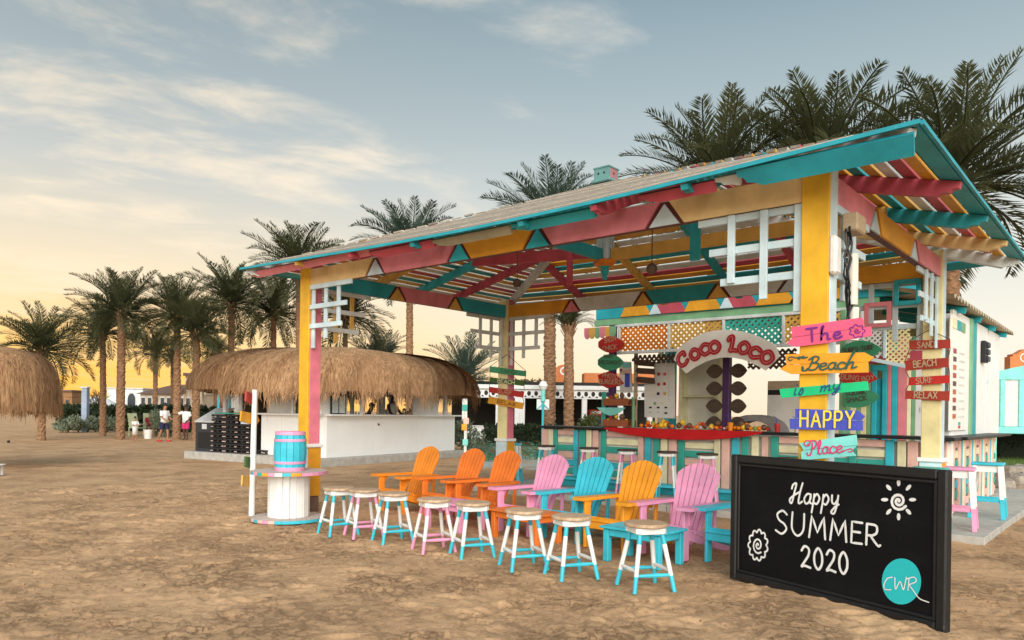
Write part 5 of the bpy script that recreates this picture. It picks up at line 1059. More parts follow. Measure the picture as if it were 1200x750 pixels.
# ------------------------------------------------------------------ thatch
THM = None
def thatch_mat():
    global THM
    if THM: return THM
    m, nt, b = _nodes('dry palm thatch')
    n1 = _tex(nt, 16, (1, 1, .12), 5, .75); n2 = _tex(nt, 1.2, (1, 1, .6), 3)
    c = _mixc(nt, _mr(nt, n1.outputs[0], .3, .7), (.165, .083, .037), (.66, .40, .21)); c = _mixc(nt, _mr(nt, n2.outputs[0], .35, .65, 0, .5), c, (.27, .135, .065))
    nt.links.new(c, b.inputs['Base Color']); b.inputs['Roughness'].default_value = .9; b.inputs['Specular IOR Level'].default_value = .15
    THM = m; return m
def thatch(a, b, z0, z1, n, seed, sup=3.2, hang=.28, bul=.55, wid=.018):
    """shaggy cap with half sizes a, b between eave z0 and top z1: an inner shell plus drooping straw"""
    g = np.random.default_rng(seed)
    def surf(ph, s, off=0):
        c, sn = np.cos(ph), np.sin(ph); rho = 1/((np.abs(c)/a)**sup+(np.abs(sn)/b)**sup)**(1/sup); f = 1-(1-s)**1.9*.92
        lump = 1+.03*np.sin(ph*7+1)+.022*np.sin(ph*13+s*3)+.012*np.sin(ph*37+s*8)
        r = rho*f*lump+off; zz = z0+(z1-z0)*(1-np.clip(s, 0, 1.3)**2.3*(bul+(1-bul)*s)) + .05*np.sin(ph*5)*s
        return np.stack([r*c, r*sn, zz], -1)
    nph, ns = 72, 14; ph, s = np.meshgrid(np.linspace(0, 2*np.pi, nph, endpoint=False), np.linspace(0, 1, ns), indexing='ij'); V = surf(ph, s, -.03).reshape(-1, 3); I = np.arange(nph*ns).reshape(nph, ns); J = np.roll(I, -1, 0)
    Fs = np.stack([I[:, :-1], I[:, 1:], J[:, 1:], J[:, :-1]], -1).reshape(-1, 4)
    # straw
    ph0 = g.uniform(0, 2*np.pi, n); s0 = g.uniform(0, 1, n)**.75*.93; ln = g.uniform(.14, .36, n); k = 5; vs = []; tw = g.normal(0, .018, n); clump = np.sin(ph0*43+s0*7)*.022+np.sin(ph0*23+s0*11)*.026
    for i in range(k):
        t = i/(k-1); ss = s0+ln*t; over = np.clip(ss-1, 0, 1); P_ = surf(ph0+tw*t+clump*t, np.clip(ss, 0, 1), .0); out = .012+.11*t*g.uniform(.1, 1, n)*(1-.3*s0); c, sn = np.cos(ph0), np.sin(ph0)
        P_ = P_+np.stack([c*out, sn*out, -over*(hang/.2)*g.uniform(.3, 1.5, n)*(1+.45*np.sin(ph0*19)+.3*np.sin(ph0*41))+.02*(1-t)], -1); w = wid*(1-.75*t)*g.uniform(.5, 1.2, n)
        d = np.stack([-sn*w, c*w, 0*w], -1); vs.append(P_-d); vs.append(P_+d)
    S = np.stack(vs, 1); base = len(V); Vs = S.reshape(-1, 3); o = base+np.arange(n)*2*k
    Fq = np.concatenate([np.stack([o+2*i, o+2*i+1, o+2*i+3, o+2*i+2], -1) for i in range(k-1)])
    return npmesh('thatch', np.concatenate([V, Vs]), np.concatenate([Fs, Fq]), thatch_mat())
# ------------------------------------------------------------------ people
SKIN = plain('warm skin', (.36, .17, .09), .55, var=.08); SKIN_D = plain('brown skin', (.10, .045, .025), .5, var=.08); HAIR = plain('dark hair', (.015, .011, .009), .6)
def person(label, loc, rz, h, skin, shirt, shorts, arms, stride=.0, lean=0.0, seated=False, shirt_len=.50, sleeve=True, shoes=None, group=None):
    """one skinned body with clothing as children; faces -y; joints scale with height h"""
    t = thing('person', label, 'person', loc, rz, group); k = h/1.75
    J = {}; L_ = lean
    hip = .92 if not seated else .50; up = lambda z: Vector((0, -L_*(z-.92), z-(.42 if seated else 0)))
    J['pelvis'] = up(.95); J['waist'] = up(1.10); J['chest'] = up(1.30); J['neck'] = up(1.48); J['head0'] = up(1.56)+Vector((0, -.015, 0)); J['head1'] = up(1.70)+Vector((0, -.02, 0))
    ed = [('pelvis', 'waist'), ('waist', 'chest'), ('chest', 'neck'), ('neck', 'head0'), ('head0', 'head1')]; rad = {'pelvis': (.15, .11), 'waist': (.135, .10), 'chest': (.165, .11), 'neck': (.055, .058), 'head0': (.075, .085), 'head1': (.078, .095)}
    for s, nm in ((-1, 'l'), (1, 'r')):
        st = stride*s; J['hip'+nm] = J['pelvis']+Vector((s*.09, 0, -.06))
        if seated: J['knee'+nm] = J['hip'+nm]+Vector((s*.04, -.42, .02)); J['ank'+nm] = J['knee'+nm]+Vector((0, -.04, -.42)); J['toe'+nm] = J['ank'+nm]+Vector((0, -.14, -.04))
        else: J['knee'+nm] = Vector((s*.10, -.03-st*.55, .50)); J['ank'+nm] = Vector((s*.10, .03-st+(.06 if st < 0 else 0), .085)); J['toe'+nm] = Vector((s*.115, -.13-st, .035))
        rad['hip'+nm] = (.09, .09); rad['knee'+nm] = (.056, .056); rad['ank'+nm] = (.038, .04); rad['toe'+nm] = (.04, .03)
        ed += [('pelvis', 'hip'+nm), ('hip'+nm, 'knee'+nm), ('knee'+nm, 'ank'+nm), ('ank'+nm, 'toe'+nm)]
        sh = J['chest']+Vector((s*.185, 0, .10)); J['sh'+nm] = sh; a = arms[0 if s < 0 else 1]; J['el'+nm] = sh+Vector(a[0]); J['wr'+nm] = J['el'+nm]+Vector(a[1]); d = Vector(a[1]).normalized(); J['pa'+nm] = J['wr'+nm]+d*.07
        rad['sh'+nm] = (.058, .058); rad['el'+nm] = (.042, .042); rad['wr'+nm] = (.028, .03); rad['pa'+nm] = (.036, .02); ed += [('chest', 'sh'+nm), ('sh'+nm, 'el'+nm), ('el'+nm, 'wr'+nm), ('wr'+nm, 'pa'+nm)]
        sd = d.cross(Vector((1, 0, 0))).normalized() if abs(d.x) < .9 else Vector((0, 1, 0))
        for f in range(5):
            off = sd*(.03-.018*f) if f < 4 else sd*.05; L = (.07, .08, .075, .06, .05)[f]; b_ = 'f%d%s' % (f, nm); J[b_] = J['pa'+nm]+off+d*(.03 if f < 4 else -.02); J[b_+'t'] = J[b_]+d*L*.8+Vector((0, -.02, -.01)); rad[b_] = (.011, .011); rad[b_+'t'] = (.008, .008); ed += [('pa'+nm, b_), (b_, b_+'t')]
    names = list(J); me = bpy.data.meshes.new('body'); me.from_pydata([tuple(J[q]*k) for q in names], [(names.index(a), names.index(b)) for a, b in ed], []); me.materials.append(skin)
    o = bpy.data.objects.new('body', me); link(o, t); sm = o.modifiers.new('skin', 'SKIN'); sm.use_smooth_shade = True
    if not me.skin_vertices: 
        bpy.context.view_layer.objects.active = o
    for i, q in enumerate(names): sv = me.skin_vertices[0].data[i]; sv.radius = (rad[q][0]*k, rad[q][1]*k); sv.use_root = (q == 'pelvis')
    ss = o.modifiers.new('smooth', 'SUBSURF'); ss.levels = 1; ss.render_levels = 1
    def ring(c, rx, ry, z, n=14, dz=0): return [Vector((c.x+rx*math.cos(2*PI*i/n), c.y+ry*math.sin(2*PI*i/n), c.z+z)) for i in range(n)]
    def loft(rings, name, mat):
        n = len(rings[0]); mb = MB(); vs = [v*k for r in rings for v in r]; mb.add(vs, [(j*n+i, j*n+(i+1) % n, (j+1)*n+(i+1) % n, (j+1)*n+i) for j in range(len(rings)-1) for i in range(n)], 0, True); ob = mb.build(name, mat, t); md = ob.modifiers.new('thick', 'SOLIDIFY'); md.thickness = .006; return ob
    lo = J['chest'].lerp(J['pelvis'], 1)-Vector((0, 0, shirt_len-.42)); 
    loft([ring(lo, .185, .145, 0), ring(J['waist'], .175, .14, 0), ring(J['chest'], .205, .145, 0), ring(J['chest'], .20, .13, .10), ring(J['neck'], .075, .075, -.02)], 'shirt', shirt)
    if sleeve:
        for nm in 'lr':
            mb = MB(); a, b = J['sh'+nm], J['el'+nm]; mb.tube([(a+(a-b)*.12)*k, a.lerp(b, .35)*k, a.lerp(b, .72)*k], [.075*k, .075*k, .08*k], 10); mb.build('sleeve', shirt, t)
    if shorts:
        loft([ring(J['pelvis'], .175, .135, -.10), ring(J['pelvis'], .178, .138, .08)], 'shorts', shorts)
        for nm in 'lr':
            a, b = J['hip'+nm], J['knee'+nm]; mb = MB(); mb.tube([(a+(a-b)*.05)*k, a.lerp(b, .4)*k, a.lerp(b, .8)*k], [.108*k, .105*k, .10*k], 12); mb.build('shorts_leg', shorts, t)
    hd = J['head1']; mb = MB()
    mb.lathe([(.0, .125), (.06, .11), (.095, .06), (.104, .0), (.098, -.045)][::-1], 14); hr = mb.build('hair', HAIR, t, loc=tuple((hd+Vector((0, .030, .012)))*k)); hr.scale = (k*.84, k*.94, k*.9)
    fm = MB(); c = (J['head0']+J['head1'])/2
    for s in (-1, 1): fm.lathe([(0, -.012), (.011, 0), (0, .012)], 8, ((c.x+s*.032)*k, (c.y-.088)*k, (c.z+.03)*k), mi=0); fm.lathe([(0, -.028), (.012, 0), (0, .028)], 8, ((c.x+s*.086)*k, (c.y)*k, (c.z+.005)*k), mi=1)
    fm.tube([((c.x)*k, (c.y-.085)*k, (c.z+.03)*k), (c.x*k, (c.y-.112)*k, (c.z-.005)*k)], [.008*k, .014*k], 6, mi=1); fm.box((c.x*k, (c.y-.088)*k, (c.z-.038)*k), (.04*k, .008*k, .009*k), mi=2); fm.build('face', [HAIR, skin, plain('lips', (.3, .08, .06), .5)], t)
    if shoes:
        for nm in 'lr': MB().tube([(J['ank'+nm]+Vector((0, .05, -.04)))*k, (J['ank'+nm]+Vector((0, -.05, -.045)))*k, J['toe'+nm]*k], [.045*k, .05*k, .042*k], 8).build('shoe', shoes, t)
    return t
TEE = plain('white cotton', (.78, .77, .74), .85, var=.06); 
HANG = ((-.04, .02, -.29), (.0, -.06, -.25)), ((.04, .02, -.29), (.0, -.06, -.25))
p = pz(192, 517.5); person('man in white tee and navy shorts walking right on the sand in red shoes', (p.x, p.y, 0), TH+R(70), 1.74, SKIN, TEE, plain('navy cloth', (.015, .02, .06), .8), (((-.03, -.05, -.28), (.06, -.20, -.10)), ((.03, -.05, -.28), (-.02, -.22, -.08))), .16, .05, shoes=plain('red shoe', (.5, .03, .03), .5))
p = pz(217.5, 516); person('man in printed white tee and pink shorts with one arm held out', (p.x, p.y, 0), TH-R(8), 1.70, SKIN_D, TEE, plain('pink shorts cloth', (.62, .03, .16), .8), (((-.24, -.04, -.12), (-.24, -.06, .03)), ((.05, .02, -.28), (-.06, -.16, -.14))), .03)
p = pz(158, 517.5); person('small child in a long white shirt standing on the sand', (p.x, p.y, 0), TH+R(60), 1.12, SKIN, TEE, None, (((-.03, -.1, -.26), (.05, -.18, .04)), ((.03, -.1, -.26), (-.05, -.18, .04))), .02, shirt_len=.86)
p = pd(173.5, 500, 37.5); p.z = 0; b = thing('bucket', 'white plastic bucket standing on the sand between the child and the man', 'bucket', (p.x, p.y, 0)); MB().lathe([(.0, 0), (.17, 0), (.21, .42), (.225, .42), (.225, .45), (.2, .45), (.17, .04), (0, .04)], 18).build('pail', plain('white plastic pail', (.75, .75, .72), .4), b); MB().tube([(.21*math.cos(a), .21*math.sin(a)*.2, .44-.12*abs(math.sin(a))) for a in [PI*i/8 for i in range(9)]], .008, 5).build('handle', P['grey'], b)
# ------------------------------------------------------------------ thatched beach bar
HB = Vector((-7.25, 5.55, 0)); HRZ = math.atan2(.986, -.166)
HWH = plain('hut white paint', (.84, .84, .82), .6, var=.03, scale=2)
HUT = thing('thatched_bar', 'white panelled beach bar with a shaggy thatch roof behind the left post', 'beach bar', HB, HRZ)
HM = Matrix.Translation(HB) @ Matrix.Rotation(HRZ, 4, 'Z'); HI = HM.inverted()
# local: +x runs along the right face away from the near corner, +y runs along the left face
def hs(px, py, face, dpt=.0):
    """pixel on the right face (plane y=dpt) or left face (plane x=dpt) -> local coordinate and height"""
    o = HI @ CAM; d = HI.to_3x3() @ ray(px, py); t = (dpt-(o.y if face == 'r' else o.x))/(d.y if face == 'r' else d.x); q = o+d*t; return (q.x if face == 'r' else q.y), q.z
def hbox(name, c, d, m, ch=.006, parent=None): return MB().box(c, d, ch=ch).build(name, (HWH if m == 'white' else P[m]) if isinstance(m, str) else m, parent or HUT)
RX = hs(533, 500, 'r', .35)[0]; LY = hs(252, 500, 'l', .35)[0]
LYE = hs(222, 530, 'l', 0)[0]
hbox('base_slab', (RX/2+.05, LYE/2, .11), (RX+.5, LYE, .24), CONC, .015)
CTZ = 1.42
def hpanels(face, a, b, n, z0=.231, z1=CTZ, off=.35):
    w = (b-a)/n
    for k in range(n):
        c = a+w*(k+.5)
        if face == 'r': hbox('wall_panel', (c, off+.03, (z0+z1)/2), (w-.008, .06, z1-z0), 'white', .004)
        else: hbox('wall_panel', (off+.03, c, (z0+z1)/2), (.06, w-.008, z1-z0), 'white', .004)
LW = hs(306, 500, 'l', .35)[0]
hpanels('r', .35, RX, 3); hpanels('l', .42, LW, 3)
hbox('counter_top', (.35+(RX-.3)/2, .33, CTZ+.025), (RX-.2, .42, .05), 'white'); hbox('counter_top', (.33, LW/2+.3, CTZ+.0245), (.42, LW-.2, .049), 'white')
def hcol(face, x0, x1, z0=CTZ+.05, z1=2.7, m='white', off=.35, name='wall_panel'):
    a = hs(x0, 470, face, off)[0]; b = hs(x1, 470, face, off)[0]; c = (a+b)/2; w = abs(b-a)
    return hbox(name, (c, off+.05, (z0+z1)/2), (w, .08, z1-z0), m) if face == 'r' else hbox(name, (off+.05, c, (z0+z1)/2), (.08, w, z1-z0), m)
hcol('r', 377, 407); hcol('r', 424, 428, name='post'); hcol('r', 486, 514); hcol('r', 446, 452, off=2.6, name='post'); hcol('r', 458, 462, off=3.4, name='post')
hcol('l', 357, 378); hcol('l', 341, 343, name='post'); hcol('l', 313, 341, m='offwhite', off=.6); hcol('l', 346, 349, off=1.2, name='post'); hcol('l', 268, 284, m='offwhite', off=2.0); hcol('l', 254, 268, m='turq', off=1.9); hcol('l', 257, 265, m=WDARK, off=1.86); hcol('l', 284, 296, m='salmon', off=2.1)
# notice board in a black frame
a, z = hs(396, 473, 'r', .35); nb = hbox('notice_frame', (a, .335, z), (.62, .03, .62), 'black'); 
for q in (-1, 1): hbox('notice_sheet', (a+q*.14, .316, z-.02), (.24, .008, .5), plain('printed sheet', (.55, .60, .58), .6, var=.35, scale=20), 0, nb)
# inside: back walls, shelves and a dark bar block
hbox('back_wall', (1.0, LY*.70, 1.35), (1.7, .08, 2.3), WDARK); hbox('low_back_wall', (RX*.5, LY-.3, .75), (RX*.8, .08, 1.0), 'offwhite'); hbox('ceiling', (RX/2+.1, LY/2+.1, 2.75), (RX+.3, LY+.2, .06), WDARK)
for (x_, y_) in ((RX-.4, .5), (RX-.4, LY-.3), (.5, LY-.3)): hbox('post', (x_, y_, 1.47), (.12, .12, 2.5), 'white')
me = thatch(RX/2+1.15, LYE/2+.36, 2.10, 3.52, 17000, 3, 3.6, .30); tag(inst('thatch', me, HUT, (RX/2+.15, LYE/2-.34, 0)), kind='stuff')
# two people at the bar inside
q = HM @ Vector((hs(458, 480, 'r', 1.3)[0], 1.3, 0)); person('barman in a white vest standing inside the thatched bar', (q.x, q.y, .30), TH+R(60), 1.86, SKIN_D, TEE, P['black'], (((-.05, -.12, -.24), (.0, -.2, -.12)), ((.05, -.12, -.24), (.0, -.2, -.12))), 0, .12, sleeve=False)
q = HM @ Vector((hs(424, 482, 'r', 1.0)[0], 1.0, 0)); person('person in black leaning on the counter inside the thatched bar', (q.x, q.y, .12), TH+R(80), 1.66, SKIN_D, plain('black cotton', (.01, .01, .012), .8), P['black'], (((-.05, -.16, -.2), (.0, -.2, -.06)), ((.05, -.16, -.2), (.0, -.2, -.06))), 0, .45)
# ---- black stacking crates and cabinet on the slab
CR = None
def crate(x, y, z, lab, rz):
    global CR
    if CR is None:
        t = thing('crate', lab, 'crate', group='black plastic crates stacked on the slab'); bm = plain('black plastic', (.016, .016, .018), .45, var=.3); CR = t
        mb = MB(); mb.box((0, 0, .02), (.62, .42, .03), ch=.004)
        for s in (-1, 1):
            mb.box((s*.30, 0, .11), (.022, .42, .04), ch=.004); mb.box((0, s*.20, .11), (.60, .022, .05), ch=.004)
            for q in (-1, 0, 1): mb.box((s*.30, q*.17, .06), (.022, .07, .08)); mb.box((q*.25, s*.20, .06), (.09, .022, .08))
        mb.build('shell', bm, t)
        for s in (-1, 1): MB().box((s*.26, -.216, .052), (.10, .012, .022)).build('label_strip', plain('pale pink strip', (.66, .46, .40), .6), t)
    else: t = copy_tree(CR); t['label'] = lab
    w = HM @ Vector((x, y, z)); t.location = w; t.rotation_euler = (0, 0, HRZ+rz)
ORD = ['lowest', 'second lowest', 'third lowest', 'fourth lowest', 'fifth lowest', 'sixth lowest', 'seventh lowest', 'topmost']
for px, n, nm in ((261, 8, 'left'), (276, 8, 'middle'), (289, 6, 'right')):
    yy = hs(px, 520, 'l', .28)[0]
    for k in range(n): crate(.30, yy, .231+.148*k, 'black plastic crate, %s in the %s stack by the dark cabinet' % (ORD[k] if k < n-1 else 'topmost', nm), -PI/2+random.uniform(-.05, .05))
crate(.45, hs(309, 520, 'l', .45)[0], .231, 'lone black plastic crate right of the crate stacks', -PI/2)
yy = hs(276, 478, 'l', .3)[0]; t = thing('board', 'teal painted board lying across the crate stacks', 'board', HM @ Vector((.30, yy-.1, .231+.148*8+.005)), HRZ); MB().box((0, 0, .02), (.5, 1.5, .035), ch=.006).build('plank', P['mint'], t)
w = HM @ Vector((.25, hs(291, 490, 'l', .25)[0], .231+.148*6+.002)); t = thing('bin', 'pale blue open box standing on the right crate stack', 'box', w, HRZ); MB().box((0, 0, .14), (.3, .34, .28), ch=.01).build('tub', plain('pale blue plastic', (.55, .66, .74), .5), t)
y0, y1 = hs(250, 520, 'l', .1)[0], hs(229, 520, 'l', .1)[0]
t = thing('cabinet', 'dark grey cabinet with a slanted pale lid at the left end of the slab', 'cabinet', HM @ Vector((.1, y0, .231)), HRZ); dk = plain('dark grey shell', (.03, .034, .038), .5)
wd = y1-y0
MB().prism([(0, 0), (.75, 0), (.75, 1.32), (.0, .92)], 0, wd, M=Matrix.Identity(4)).build('body', dk, t); MB().prism([(-.03, .91), (.77, 1.336), (.77, 1.37), (-.03, .945)], -.02, wd+.02).build('lid', plain('pale grey lid', (.58, .58, .55), .5), t)
MB().box((-.008, wd*.5, .78), (.02, .22, .16), ch=.004).build('hatch', P['grey'], t); MB().box((-.006, wd*.5, .35), (.016, wd*.7, .5), ch=.004).build('door_panel', P['black'], t)
# ------------------------------------------------------------------ thatched umbrella at the left edge
c = pd(-14, 480, 19.0); U_ = thing('thatch_umbrella', 'thatched sunshade on a pole at the left edge of the beach', 'sunshade', (c.x, c.y, 0))
MB().tube([(0, 0, -.1), (.03, 0, 1.2), (0, 0, 2.9)], [.11, .09, .07], 10).build('pole', wood('palm pole', (.10, .06, .04), (.22, .14, .09), 5), U_)
for k in range(8): g = PI*k/4; MB().bar((0, 0, 2.75), (1.6*math.cos(g), 1.6*math.sin(g), 1.75), .04, .05).build('rib', WDARK, U_)
tag(inst('thatch', thatch(1.58, 1.58, 1.42, 3.05, 12000, 9, 2.0, .12, .45, .014), U_), kind='stuff')
p = pz(10, 519); tag(MB().lathe([(.06*math.sin(PI*i/10), .06-.06*math.cos(PI*i/10)) for i in range(11)], 14, (p.x, p.y, 0)).build('ball', plain('black rubber', (.015, .015, .016), .5)), 'small black ball lying alone on the sand at far left', 'ball')
p = pz(-10, 560); t = thing('sunbed', 'corner of a low white sunbed cut off by the left edge', 'sunbed', (p.x, p.y, 0), TH+.25)
for k in range(7): MB().box((-.05-.0, .05+.0+.26*k, .24), (0, 0, 0)) if False else MB().box((-.36, .06+.11*k, .24), (.72, .095, .03), ch=.006).build('slat', P['white'], t)
for x_, y_ in ((-.06, .06), (-.66, .06), (-.06, .72), (-.66, .72)): MB().box((x_, y_, .11), (.05, .05, .225), ch=.006).build('leg', P['white'], t)
# ------------------------------------------------------------------ date palms
LEAF = leafy('date palm leaf', (.056, .072, .032), (.17, .17, .075), .5, .5); LEAF2 = leafy('grey green palm leaf', (.050, .085, .065), (.13, .18, .13), .5, .28); DRY = leafy('dry palm leaf', (.20, .12, .05), (.32, .21, .10), .7, .2)
def frond_mesh(name, L, droop, mat, seed, pairs=46):
    """one pinnate leaf of length L starting along +x, arching by droop, leaflets in a V"""
    g = np.random.default_rng(seed); n = 14; t = np.linspace(0, 1, n); ang = -droop*t**1.6; dx = np.cos(ang); dz = np.sin(ang)
    X = np.concatenate([[0], np.cumsum((dx[1:]+dx[:-1])/2)])*L/(n-1); Zc = np.concatenate([[0], np.cumsum((dz[1:]+dz[:-1])/2)])*L/(n-1); V = []; Fq = []
    side = .03*L*np.sin(t*2.5+seed)
    for i in range(n):
        r = .022*L/3*(1-.8*t[i])+.004
        for a in (0, 2.1, 4.2): V.append((X[i], side[i]+r*math.cos(a)*1.4, Zc[i]+r*math.sin(a)))
    for i in range(n-1):
        for j in range(3): Fq.append((3*i+j, 3*i+(j+1) % 3, 3*i+3+(j+1) % 3, 3*i+3+j))
    for k in range(pairs):
        q = .10+.90*(k+.5)/pairs; x = np.interp(q, t, X); z = np.interp(q, t, Zc); y = np.interp(q, t, side); a = np.interp(q, t, ang)
        ll = L*.215*(math.sin(PI*min(1, .12+q*.86)**.8)**.7+.15)
        for s in (-1, 1):
            fw_ = R(38+g.uniform(-9, 9)+18*q); lift = R(28+g.uniform(-14, 14)); d = np.array([math.cos(fw_), s*math.sin(fw_)*math.cos(lift), math.sin(fw_)*math.sin(lift)])
            d = np.array([d[0]*math.cos(a)-d[2]*math.sin(a), d[1], d[0]*math.sin(a)+d[2]*math.cos(a)]); l = ll*g.uniform(.8, 1.1); w = .0072*L*g.uniform(.8, 1.2)
            p = np.array([x, y, z]); up = np.array([-math.sin(a), 0, math.cos(a)]); e = np.cross(d, up); e /= np.linalg.norm(e)+1e-9
            m = p+d*l*.45; tip = p+d*l+np.array([0, 0, -.13*l]); b = len(V); V += [tuple(p-e*w*.4), tuple(m-e*w), tuple(tip), tuple(m+e*w)]; Fq.append((b, b+1, b+2, b+3))
    return npmesh(name, V, Fq, mat)
FRD = {}
def fronds(kind):
    if kind in FRD: return FRD[kind]
    mat = LEAF2 if kind == 'grey' else LEAF
    FRD[kind] = [[frond_mesh('frond', 1.0, d, mat, 10*i+j) for j in range(2)] for i, d in enumerate((.45, .8, 1.1, 1.4, 1.75))]; FRD['dry'] = FRD.get('dry') or [frond_mesh('frond', 1.0, 1.0, DRY, 77)]
    return FRD[kind]
TRK = wood('sunset tinted palm bark', (.14, .07, .035), (.44, .25, .13), 6, (1, 1, 2.5), .9, .6)  # orange of the sunset light is mixed into the bark colour
def trunk_mesh(h, r, seed, boots=True):
    mb = MB(); n = 14; rows = int(h/.07); vs = []; rr = random.Random(seed); bend = rr.uniform(-.02, .02)*h
    for i in range(rows+1):
        z = h*i/rows; f = i/rows; rad = r*(1.12-.18*f+.25*max(0, .06-f)*8)
        for j in range(n):
            a = 2*PI*(j+(i % 2)*.5+rr.uniform(-.15, .15))/n; d = .04*(((j+i//2) % 2)*2-1)+rr.uniform(-.12, .12); q = rad*(1+d); vs.append((q*math.cos(a)+bend*f*f, q*math.sin(a), z))
    fs = [(i*n+j, i*n+(j+1) % n, (i+1)*n+(j+1) % n, (i+1)*n+j) for i in range(rows) for j in range(n)]; mb.add(vs, fs, 0, False); mb.add([(bend+r*.9*math.cos(2*PI*j/n), r*.9*math.sin(2*PI*j/n), h) for j in range(n)], [tuple(range(n))])
    return mb.mesh('trunk', TRK), bend
def palm(base, h, L, label, kind='green', nf=56, r=.15, seed=1, up=1.0, emax=78, emin=-18, tag_='palm tree', group='date palms around the beach', name='date_palm', droop=0):
    rr = random.Random(seed); t = thing(name, label, tag_, base, rr.uniform(0, 6), group); tm, bend = trunk_mesh(h, r, seed); inst('trunk', tm, t); F_ = fronds(kind)
    mb = MB()
    for i in range(26): a = i*2.4; z = h-.42+.018*i; mb.bar((bend+r*.8*math.cos(a), r*.8*math.sin(a), z), (bend+r*1.75*math.cos(a), r*1.75*math.sin(a), z+.32), .07, .03)
    mb.build('leaf_bases', TRK, t)
    for i in range(nf):
        f = (i+.5)/nf; el = emax-(emax-emin)*f**.9; az = i*2.39996+rr.uniform(-.25, .25); di = min(4, max(0, int(f*4.2+rr.uniform(-.6, .7)+droop))); me = rr.choice(F_[di]); s = L*rr.uniform(.85, 1.08)*(1.0 if f > .15 else .85)
        o = inst('frond', me, t, (bend+r*.6*math.cos(az), r*.6*math.sin(az), h-.05+.22*(1-f)), (rr.uniform(-.4, .4), -R(el+rr.uniform(-10, 10)), az), s)
    return t
def palm_px(cx, cy, rad, Zd, label, tx=None, L=3.0, **k):
    """crown centre (px), crown radius in px and depth -> a palm standing on the sand"""
    c = pd(cx, cy, Zd); s = rad/(F/Zd)
    palm((c.x, c.y, -.05), c.z+.05, s*1.02, label, seed=int(cx*7+cy), r=k.pop('r', .15), **k)
for cx, cy, rd, Zd, lab, kw in (
    (50, 412, 62, 34, 'bushy low date palm behind the left thatched sunshade', dict(nf=60)),
    (122, 392, 52, 40, 'date palm leaning left of the tallest left hand trunk', dict()),
    (143, 368, 62, 36, 'tall date palm whose trunk stands left of the child', dict(r=.18, nf=60)),
    (183, 415, 36, 52, 'small far date palm above the brown roofed house', dict(nf=40)),
    (203, 420, 30, 56, 'smallest far date palm beside the brown roofed house', dict(nf=36)),
    (209, 372, 58, 37, 'tall date palm rising behind the two men', dict(r=.165, nf=60)),
    (231, 392, 52, 36, 'date palm rising at the left end of the thatched bar', dict(r=.165)),
    (254, 416, 32, 50, 'small date palm just above the left end of the thatch', dict(nf=40)),
    (272, 358, 60, 40, 'date palm above the left half of the thatched bar roof', dict(r=.165, nf=60)),
    (322, 370, 56, 42, 'date palm left of the yellow and pink left post', dict(nf=56)),
    (352, 322, 70, 38, 'dense date palm rising over the left corner of the pavilion roof', dict(nf=64)),
    (405, 372, 62, 44, 'date palm whose drooping fronds show right of the left post', dict(nf=56)),
    (482, 300, 74, 40, 'date palm with blue green fronds over the pavilion roof', dict(kind='grey', nf=60, r=.18)),
    (647, 266, 88, 36, 'feathery date palm left of the roof cupola, trunk behind the bar', dict(kind='grey', nf=48, r=.27)),
    (445, 430, 52, 46, 'low spiky palm peeping over the middle of the thatch', dict(kind='grey', nf=36, emin=12)),
    (545, 445, 58, 40, 'low spreading palm behind the right end of the thatch', dict(kind='grey', nf=40, emin=5)),
    (668, 384, 36, 30, 'date palm with pineapple shaped trunk top right of the far trunk', dict(nf=44, r=.19, emin=42, emax=86))):
    palm_px(cx, cy, rd, Zd, lab, **kw)
for cx, cy, rd, Zd, lab, kw in (
    (838, 228, 118, 25, 'big date palm behind the roof, left of three', dict(nf=70, r=.27, emin=-15)), (963, 212, 128, 24, 'big date palm behind the roof, middle of three', dict(nf=72, r=.27, emin=-15)), (1115, 222, 150, 22, 'big date palm behind the roof at the right edge, right of three', dict(nf=72, r=.27, emin=-22))):
    palm_px(cx, cy, rd, Zd, lab, **kw)
# ------------------------------------------------------------------ shrubs and hedges
def leaf_cloud(n, size, leaf, mat, name, seed, flat=1.0, box=False):
    g = np.random.default_rng(seed); k = max(5, n//140); cl = g.uniform(-1, 1, (k, 3)); 
    if not box: cl = cl/np.maximum(1, np.linalg.norm(cl, axis=1))[:, None]*g.uniform(.3, .85, (k, 1))
    idx = g.integers(0, k, n); P_ = cl[idx]+g.normal(0, .17, (n, 3))
    if box: P_ = np.clip(P_, -1.04, 1.04)
    P_ = P_*np.array(size); P_[:, 2] += size[2]; P_ = P_[P_[:, 2] > .0]; n = len(P_)
    d = g.normal(0, 1, (n, 3)); d[:, 2] = np.abs(d[:, 2])*flat; d /= np.linalg.norm(d, axis=1)[:, None]; e = np.cross(d, g.normal(0, 1, (n, 3))); e /= np.linalg.norm(e, axis=1)[:, None]; L = leaf*g.uniform(.6, 1.3, (n, 1)); w = L*.28
    V = np.stack([P_-e*w*.3, P_+d*L*.5-e*w, P_+d*L, P_+d*L*.5+e*w], 1).reshape(-1, 3); o = np.arange(n)[:, None]*4
    return npmesh(name, V, o+np.arange(4)[None], mat)
SAGE = leafy('grey sage leaf', (.16, .19, .12), (.30, .34, .23), .6, .25); HEDGE = leafy('dark hedge leaf', (.015, .03, .012), (.05, .075, .025), .5, .15); BUSH = leafy('green bush leaf', (.06, .09, .03), (.16, .19, .06), .5, .2); OLIVE = leafy('olive hedge leaf', (.12, .11, .05), (.24, .21, .10), .6, .2)
STEM = wood('brown stem', (.05, .03, .02), (.12, .08, .05), 4)
